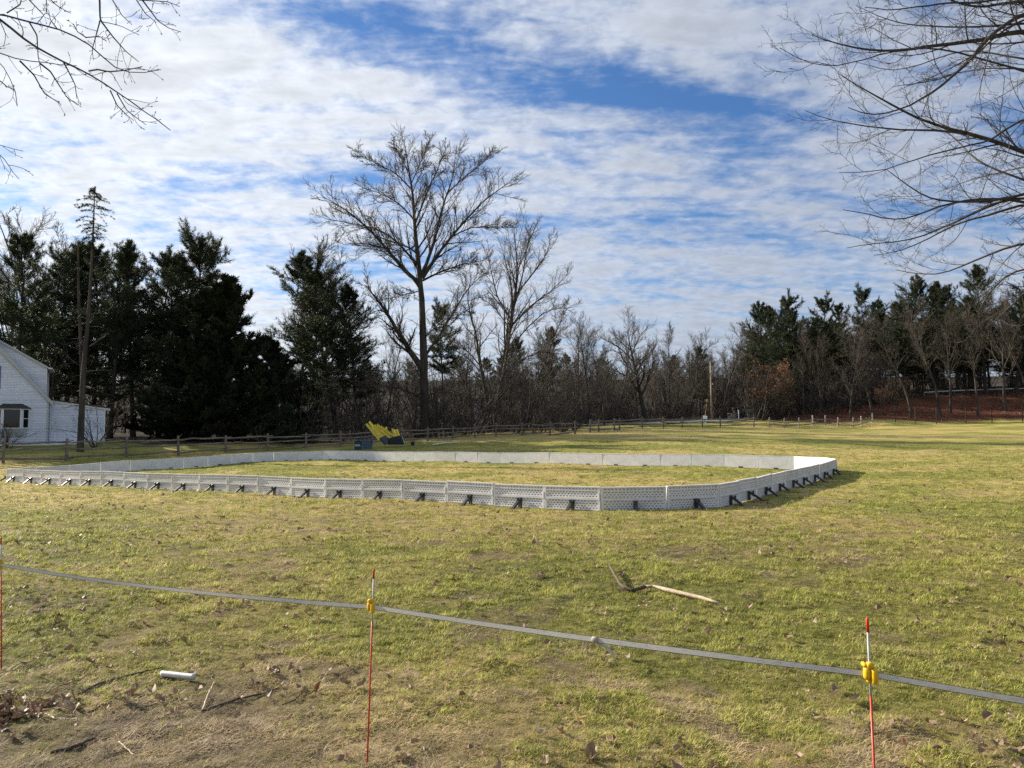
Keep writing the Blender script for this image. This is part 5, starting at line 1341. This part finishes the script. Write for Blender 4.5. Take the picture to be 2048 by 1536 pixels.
    for k in range(5): MB().box(.50, .53, -.36 + k * .18, -.24 + k * .18, .02, .80).obj('slat', M['wood_pale'], c)
    MB().box(-.45, .54, -.42, .45, .802, .85).obj('rim', M['wood_pale'], c); MB().box(-.40, .48, -.36, .42, .02, .5).obj('liner', M['bag_black'], c)
    x, y, z = g(1477, 110.5)
    pp = thing('marker_post', 'short white marker post with a rounded cap beside the pale crate', 'post', (x, y, z))
    MB().tube([(0, 0, -.1), (0, 0, 1.1)], [.09, .08], 8).obj('post', M['white'], pp)
    MB().tube([(0, 0, 1.101), (0, 0, 1.16), (0, 0, 1.30), (0, 0, 1.36)], [.06, .13, .11, .03], 8).obj('cap', M['white'], pp)
    x, y, z = g(1472, 112.2); 
    bx = MB().prism([(-.5, 0), (.55, 0), (.5, .62), (.2, .75), (-.45, .7)], -.3, .4).obj('dark_bin', M['bag_black'], None, loc=(x + .35, y, z)); tag(bx, 'low black bin between the crate and the white marker post', 'bin')
    # the rail on top of the bank
    pts = []
    for px in range(1850, 2140, 30):
        D_ = 118 - (px - 1850) * .01; pts.append((xat(px, D_), D_))
    r = thing('guard_rail', 'thin pale guard rail along the top of the leaf-covered bank', 'guard rail', (*pts[0], gz(*pts[0])))
    o = np.array(r.location)
    P = [np.array([a, b, gz(a, b) + .55]) - o for a, b in pts]
    for i in range(len(P) - 1): MB().bar(P[i], P[i + 1], .04, .14).obj('rail', M['trim_grey'], r)
    for p in P[::2]: MB().box(p[0] - .05, p[0] + .05, p[1] + .03, p[1] + .12, p[2] - .7, p[2] + .05).obj('post', M['wood_grey'], r)
    # a far house glimpsed through the trees
    x, y, z = g(965, 165); hb = thing('distant_house', 'white house glimpsed through the trunks left of the three-stemmed tree', 'house', (x, y, z + .2)); hb.scale = (.5, .5, .6)
    MB().box(-5, 5, 0, 7, -.5, 3.0).obj('wall', M['siding'], hb); MB().prism([(-5.4, 3.002), (5.4, 3.002), (0, 6.0)], -.4, 7.4).obj('roof', M['roof'], hb)
    for k in (-3, 0, 3):
        f = MB().box(k - .5, k + .5, -.05, -.002, 1.0, 2.3).obj('window', M['trim'], hb); MB().box(k - .4, k + .4, -.065, -.052, 1.1, 2.2).obj('pane', M['glass'], f)
build_clutter()

# ------------------------------------------------------------------ the electric tape fence in front
def build_tape_fence():
    info = [(2.0, 1075.0, 1128.0, 6.14, 3.0, 1335.0, 'thin red post with a yellow clip at the left-hand edge of the lawn'),
            (748.0, 1138.0, 1212.0, 4.42, 735.0, 1512.0, 'thin red post with a yellow clip standing in the worn thatch, centre-left'),
            (1734.5, 1235.0, 1345.0, 2.96, 1762.0, 1832.0, 'red post with a large yellow clip and grey upper half, closest to the camera')]
    clips = []
    for px, pt, pc, D, bx, by, label in info:
        top = at(px, pt, D); cl = at(px + (bx - px) * (pc - pt) / (by - pt), pc, D); bot = at(bx, by, D)
        gzv = gz(bot[0], bot[1]); d = bot - top; bot = top + d * (gzv - .05 - top[2]) / d[2]
        q_ = 1.1; t = thing('fence_post', label, 'fence post', (bot[0], bot[1], gzv)); o = np.array([bot[0], bot[1], gzv])
        T = top - o; B = bot - o; C = cl - o; ax = norm(T - B); L = np.linalg.norm(T - B)
        r = .0048
        MB().tube([B, C - ax * .085], r, 8).obj('red_rod', M['red'], t, True)
        MB().tube([C - ax * .084, T - ax * .055], r * .98, 8).obj('grey_rod', M['grey_post'], t, True)
        MB().tube([T - ax * .054, T - ax * .004, T], [r * 1.25, r * 1.25, r * .7], 8).obj('red_cap', M['red'], t, True)
        # insulator: sleeve on the rod, jaws that hold the tape, a screw
        ins = MB().tube([C - ax * q_ * .034, C - ax * q_ * .030, C + ax * q_ * .030, C + ax * q_ * .034], [q_ * .010, q_ * .013, q_ * .013, q_ * .010], 10).obj('insulator', M['clip'], t, True)
        td = norm(np.array([1.0, -.33, 0])); nn = norm(np.cross(td, [0, 0, 1]))
        up_ = np.array([0, 0, 1.0])
        def barrel(c, lo, hi, r, name):
            MB().tube([c - up_ * lo, c - up_ * (lo - .006), c - up_ * (lo * .3), c + up_ * (hi * .3), c + up_ * (hi - .006), c + up_ * hi], [r * .55, r * .92, r, r * .96, r * .9, r * .5], 10).obj(name, M['clip'], ins, True)
        barrel(C + nn * .016 - td * .010, .022, .026, .015, 'jaw')
        barrel(C + nn * .026 + td * .014, .034, .026, .0125, 'jaw')
        MB().tube([C + nn * q_ * .015 + np.array([0, 0, q_ * .030]), C + nn * q_ * .03 + np.array([0, 0, q_ * .032]), C + nn * q_ * .033 + np.array([0, 0, q_ * .032])], [q_ * .011, q_ * .012, q_ * .008], 9).obj('screw', M['clip'], ins, True)
        MB().tube([C - nn * q_ * .010 - td * q_ * .020 + np.array([0, 0, q_ * .026]), C + nn * q_ * .020 - td * q_ * .014 + np.array([0, 0, q_ * .026])], [q_ * .008, q_ * .008], 7).obj('hook', M['clip'], ins, True)
        clips.append(cl + nn * .019)
    # tape: sagging ribbon through the clips, on past both edges of the picture
    a = clips[0] + (clips[0] - clips[1]) * 1.0 + np.array([-.1, .5, .05]); b = clips[2] + (clips[2] - clips[1]) * 1.0 + np.array([.1, 0, -.03])
    stn = [a] + clips + [b]; pts = []; sag = (.05, .035, .012, .03)
    for i in range(4):
        n = 40
        for k in range(n):
            t_ = k / n; p = stn[i] * (1 - t_) + stn[i + 1] * t_; p = p - np.array([0, 0, sag[i] * 4 * t_ * (1 - t_)]); pts.append(p)
    pts.append(b); pts = np.array(pts); n = len(pts)
    tg = norm(np.gradient(pts, axis=0)); h = .0130
    s = np.concatenate([[0], np.cumsum(np.linalg.norm(np.diff(pts, axis=0), axis=1))])
    tw = .18 * np.sin(s * 1.3) + .10 * np.sin(s * 3.1 + 1)
    side = norm(np.cross(tg, np.array([0, 0, 1.0]))); up = np.cross(side, tg)
    v = []; uvs = []
    for i in range(n):
        w = up[i] * math.cos(tw[i]) + side[i] * math.sin(tw[i]); v += [pts[i] - w * h, pts[i] + w * h]
    f = [(i * 2, i * 2 + 1, i * 2 + 3, i * 2 + 2) for i in range(n - 1)]
    me = bpy.data.meshes.new('fence_tape'); me.from_pydata([tuple(p) for p in v], [], f); me.materials.append(M['tape'])
    uv = me.uv_layers.new(name='UVMap'); vv = [0, 1]
    for pl in me.polygons:
        for li in pl.loop_indices:
            vi = me.loops[li].vertex_index; uv.data[li].uv = (s[vi // 2], vv[vi % 2])
    t = tag(new_obj('fence_tape', me), 'grey woven electric fence tape strung across the lawn between the red posts', 'fence tape')
    # knot with a loose tail
    i = 80 + 22; p = pts[i]
    MB().tube([p - tg[i] * .014 + up[i] * .0, p, p + tg[i] * .014], [.0125, .0145, .0125], 8).obj('knot', M['wood_pale'], t, True)
    q = [p - up[i] * .018 + tg[i] * .01 - side[i] * .01, p - up[i] * .030 + tg[i] * .05 - side[i] * .015, p - up[i] * .060 + tg[i] * .09 - side[i] * .015]
    mb = MB(); mb.bar(q[0], q[1], .002, .012); mb.bar(q[1], q[2], .002, .010); mb.obj('tail', M['grey_post'], t)
    # tape tied round the middle post below the clip
build_tape_fence()

# ------------------------------------------------------------------ sticks, pipe and leaves on the lawn
def lying(name, label, cat, px_pts, radii, m, lift=0.0, cut=None, m2=None, n=9):
    g = [on_ground(*p) for p in px_pts]; P = np.array([(x, y, gz(x, y) + .012 + (lift[i] if isinstance(lift, (list, tuple)) else lift)) for i, (x, y) in enumerate(g)])
    seg = np.concatenate([[0], np.cumsum(np.linalg.norm(np.diff(P, axis=0), axis=1))]); t = np.linspace(0, seg[-1], 22)
    Q = np.stack([np.interp(t, seg, P[:, k]) for k in range(3)], 1); R = np.interp(t, seg, np.broadcast_to(radii, (len(P),)) if np.ndim(radii) else np.full(len(P), radii))
    rg = np.random.default_rng(int(px_pts[0][0])); nz = 0 if name == 'plastic_pipe' else 1; Q = Q if nz else P[0] + (P[-1] - P[0]) * np.linspace(0, 1, 22)[:, None]; Q[1:-1] += rg.normal(0, .0018 * nz, (20, 3)); R = R * (1 + rg.normal(0, .05 * nz, 22))
    o = P[0]
    if cut is None:
        ob = MB().tube(Q - o, R, n).obj(name, m, None, True, loc=o); return tag(ob, label, cat)
    tt = thing(name, label, cat, o); k = int(cut * 22)
    MB().tube(Q[:k + 1] - o, R[:k + 1], n).obj('bark_length', m, tt, True); MB().tube(Q[k:] - o, R[k:] * .92, n).obj('bare_length', m2, tt, True)
    return tt
lying('fallen_branch', 'crooked fallen branch half stripped to pale wood lying on the lawn', 'branch',
      [(1218, 1148), (1242, 1182), (1262, 1188), (1300, 1181), (1345, 1192), (1400, 1203), (1440, 1213)], [.014, .020, .022, .021, .026, .023, .014], M['stick_bark'], [.09, .05, .03, .045, .035, .025, .02], .55, M['stick_pale'])
lying('plastic_pipe', 'short white plastic pipe lying in the worn grass', 'pipe', [(324, 1356), (350, 1361), (388, 1366)], [.022, .022, .022], M['pipe'], .022)
lying('stick', 'long thin dark stick pointing up to the white pipe', 'stick', [(155, 1392), (200, 1370), (262, 1352), (330, 1338)], [.007, .008, .007, .004], M['stick_bark'])
lying('stick', 'forked pale twig lying right of the white pipe', 'stick', [(402, 1424), (470, 1406), (530, 1385), (600, 1362)], [.009, .008, .006, .003], M['stick_bark'])
lying('stick', 'short pale twig rising from the end of the forked one', 'stick', [(404, 1424), (416, 1400), (428, 1372)], [.006, .005, .003], M['stick_pale'], [.0, .01, .02])
lying('stick', 'thick dark stick near the bottom left corner', 'stick', [(100, 1506), (150, 1493), (190, 1472)], [.009, .012, .007], M['stick_bark'])
lying('stick', 'pale straight stick beside the leaf pile', 'stick', [(77, 1418), (110, 1440)], [.006, .006], M['stick_pale'])
lying('stick', 'short pale stick below the one beside the leaf pile', 'stick', [(112, 1440), (155, 1441)], [.004, .004], M['stick_pale'])
lying('stick', 'small dark twig between the leaf pile and the forked twig', 'stick', [(175, 1424), (222, 1411)], [.006, .003], M['stick_bark'])
lying('stick', 'hooked twig near the bright green tuft', 'stick', [(555, 1414), (585, 1406), (612, 1384), (600, 1376)], [.005, .005, .004, .003], M['stick_bark'])
lying('stick', 'slim pale twig low in front of the worn thatch', 'stick', [(238, 1482), (268, 1508)], [.004, .003], M['stick_pale'])

def leaf_mesh(seed, size, m):
    """a dry curled lobed leaf with a stalk"""
    rng = np.random.default_rng(seed); k = 11
    an = np.linspace(-2.7, 2.7, k); rr = np.array([.62, .78, .66, .92, .78, 1.0, .78, .92, .66, .78, .62]) * rng.uniform(.8, 1.15, k)
    x = rr * np.cos(an) * size * .55; y = rr * np.sin(an) * size * .5
    cu = rng.uniform(3.0, 7.0) / size; ax = rng.uniform(0, 3.14); q = x * math.cos(ax) + y * math.sin(ax)
    z = .35 * cu * q * q + rng.normal(0, size * .07, k); x = x * rng.uniform(.75, 1.1); y = y * rng.uniform(.5, .9)
    v = [(0, 0, 0)] + list(zip(x, y, z)); f = [(0, i + 1, i + 2) for i in range(k - 1)]
    v += [(-size * .25, 0, .004), (-size * .75, .1 * size, size * .12), (-size * .75, .1 * size, size * .12 + .003), (-size * .25, 0, .007)]; n = len(v); f.append((n - 4, n - 3, n - 2, n - 1))
    mb = MB().add(v, f); return mb.data('leaf', m)
LEAF = [leaf_mesh(s, .105, M['leaf']) for s in range(5)]; LEAFP = [leaf_mesh(20 + s, .10, M['leaf_pale']) for s in range(2)]; LEAFR = [leaf_mesh(30 + s, .085, M['leaf_red']) for s in range(2)]
def fallen_leaves():
    rng = np.random.default_rng(21)
    n = 0
    while n < 300:
        r = 3.6 * (16 / 3.6) ** rng.uniform() ; a = rng.uniform(-.66, .66); x = r * math.sin(a); y = r * math.cos(a)
        if float(fbm(np.array([x * .7]), np.array([y * .7]), 81, 2)[0]) < rng.uniform(.35, .6): continue
        q = (x - A0[0]) * W[0] + (y - A0[1]) * W[1]
        if q > -.4: continue
        u = rng.uniform(); m, lab = (LEAF[rng.integers(5)], 'curled dry brown leaf lying on the lawn') if u < .82 else ((LEAFP[rng.integers(2)], 'curled pale tan leaf lying on the lawn') if u < .94 else (LEAFR[rng.integers(2)], 'rust-red fallen leaf lying on the lawn'))
        o = new_obj('fallen_leaf', m, None, (x, y, gz(x, y) + .028)); s = rng.uniform(.45, 1.15); o.scale = (s, s, s)
        o.rotation_euler = (rng.normal(0, .28), rng.normal(0, .28), rng.uniform(0, 6.28)); tag(o, lab, 'leaf', 'fallen leaves on the lawn'); n += 1
fallen_leaves()
def leaf_pile():
    rng = np.random.default_rng(22); cx, cy = on_ground(15, 1432); n = 420
    x = cx - .35 + rng.normal(0, .26, n) ; y = cy + rng.normal(0, .17, n); h = np.exp(-(((x - cx + .35) / .3) ** 2 + ((y - cy) / .2) ** 2))
    z = ground_z(x, y) + .012 + h * .10 * rng.uniform(.2, 1, n)
    s = rng.uniform(.6, 1.2, n)
    scatter('leaf_pile', np.stack([x, y, z], 1), rng.uniform(0, 6.28, n), np.stack([s, s, s], 1), rng.choice(6, n, p=[.24, .2, .2, .12, .18, .06]), [LEAF[0], LEAF[1], LEAF[2], LEAFR[0], LEAFP[0], LEAFR[1]], 'heap of brown and rusty dry leaves at the left-hand edge', tilt=rng.normal(0, .6, (n, 2)))
leaf_pile()
def litter():
    rng = np.random.default_rng(23); n = 3000
    r = 3.4 * (38 / 3.4) ** rng.uniform(0, 1, n); a = rng.uniform(-.75, .75, n); x = r * np.sin(a); y = r * np.cos(a)
    k = fbm(x * .7, y * .7, 81, 2) > rng.uniform(.38, .62, n); x = x[k]; y = y[k]; r = r[k]; n = len(x)
    s = rng.uniform(.3, .75, n) * (1 + r / 22)
    scatter('leaf_litter', np.stack([x, y, ground_z(x, y) + .026], 1), rng.uniform(0, 6.28, n), np.stack([s, s, s], 1), rng.choice(7, n, p=[.16, .16, .16, .16, .16, .1, .1]), LEAF + LEAFP, 'small scraps of dry leaf scattered through the lawn', tilt=rng.normal(0, .4, (n, 2)))
litter()
def bank_litter():
    rng = np.random.default_rng(24); n = 5000
    px = rng.uniform(1560, 2250, n); D = rng.uniform(97, 122, n); x = (px - 1024) / F * D; k = wood_floor(x, D) > .6; x = x[k]; D = D[k]; n = len(x)
    s = rng.uniform(1.6, 3.6, n)
    scatter('bank_leaves', np.stack([x, D, ground_z(x, D) + .03], 1), rng.uniform(0, 6.28, n), np.stack([s, s, s], 1), rng.choice(4, n, p=[.3, .2, .25, .25]), [LEAFR[0], LEAFR[1], LEAF[0], LEAF[1]], 'rusty leaf litter covering the wooded bank', tilt=rng.normal(0, .4, (n, 2)))
bank_litter()

# ------------------------------------------------------------------ grass
def tuft_mesh(seed, n, h, rad, w, lean):
    rng = np.random.default_rng(seed)
    a = rng.uniform(0, 6.28, n); r = rad * np.sqrt(rng.uniform(0, 1, n)); p = np.stack([r * np.cos(a), r * np.sin(a), np.full(n, -.006)], 1)
    b = rng.uniform(0, 6.28, n); L = h * rng.uniform(.55, 1.2, n); ln = np.clip(rng.normal(lean, .25, n), .05, 1.45)
    d = np.stack([np.cos(b) * np.sin(ln), np.sin(b) * np.sin(ln), np.cos(ln)], 1); s = np.stack([-np.sin(b), np.cos(b), np.zeros(n)], 1)
    m1 = p + d * (L * .55)[:, None]; tip = p + d * L[:, None] + np.stack([np.cos(b), np.sin(b), -.5 * np.ones(n)], 1) * (L * .22)[:, None]
    ww = w * rng.uniform(.7, 1.3, n)[:, None]
    V = np.stack([p - s * ww / 2, p + s * ww / 2, m1 + s * ww * .4, m1 - s * ww * .4, tip], 1).reshape(-1, 3); i = np.arange(n)[:, None] * 5
    return mesh_np('tuft', V, [i + np.array([[0, 1, 2, 3]]), i + np.array([[3, 2, 4]])], M['grass'])
def build_grass():
    rng = np.random.default_rng(99)
    protos = [tuft_mesh(i, 15, .040, .028, .0038, .60) for i in range(3)] + [tuft_mesh(10 + i, 13, .055, .045, .0034, 1.2) for i in range(3)]
    N0 = 190000
    u = rng.uniform(0, 1, N0); r = 3.3 * (60 / 3.3) ** (u ** 1.15); a = rng.uniform(-.80, .80, N0)
    x = r * np.sin(a); y = r * np.cos(a)
    dry, soil, A, B, C_ = patch(x, y)
    keep = (rng.uniform(0, 1, N0) < 1 - .25 * soil) & (wood_floor(x, y) < .5)
    x, y, r, dry, soil, C_ = x[keep], y[keep], r[keep], dry[keep], soil[keep], C_[keep]; n = len(x)
    flat = rng.uniform(0, 1, n) < np.clip(.20 + .40 * dry + .65 * soil, 0, .97)
    pick = np.where(flat, rng.integers(3, 6, n), rng.integers(0, 3, n))
    base = lawn_col(x, y)
    green = np.array([0.258, 0.276, 0.056]); green2 = np.array([0.430, 0.412, 0.120]); straw = np.array([0.56, 0.445, 0.215]); thatch = np.array([0.42, 0.335, 0.225])
    t = rng.uniform(0, 1, (n, 1)); gcol = green * (1 - t) + green2 * t; gcol = gcol * .95
    scol = straw * (1 - soil[:, None]) + thatch * soil[:, None]
    col = np.where(flat[:, None], scol, gcol) * rng.uniform(.6, 1.45, (n, 1))
    lod = np.clip(r / 6.5, 1, 6) ** .8
    clump = fbm(x * 2.6, y * 2.6, 37, 3); s = rng.uniform(.6, 1.3, n) * (1 - .45 * soil * (~flat)) * (.68 + .55 * sstep(clump, .3, .68)) ; col = col * (.86 + .26 * sstep(clump, .35, .65))[:, None]
    sc = np.stack([s * lod, s * lod, s * np.clip(lod, 1, 1.7) * np.where(flat, .8, 1)], 1)
    scatter('grass', np.stack([x, y, ground_z(x, y)], 1), rng.uniform(0, 6.28, n), sc, pick, protos, 'short winter lawn grass, green patches mixed with straw and thatch', col)
build_grass()
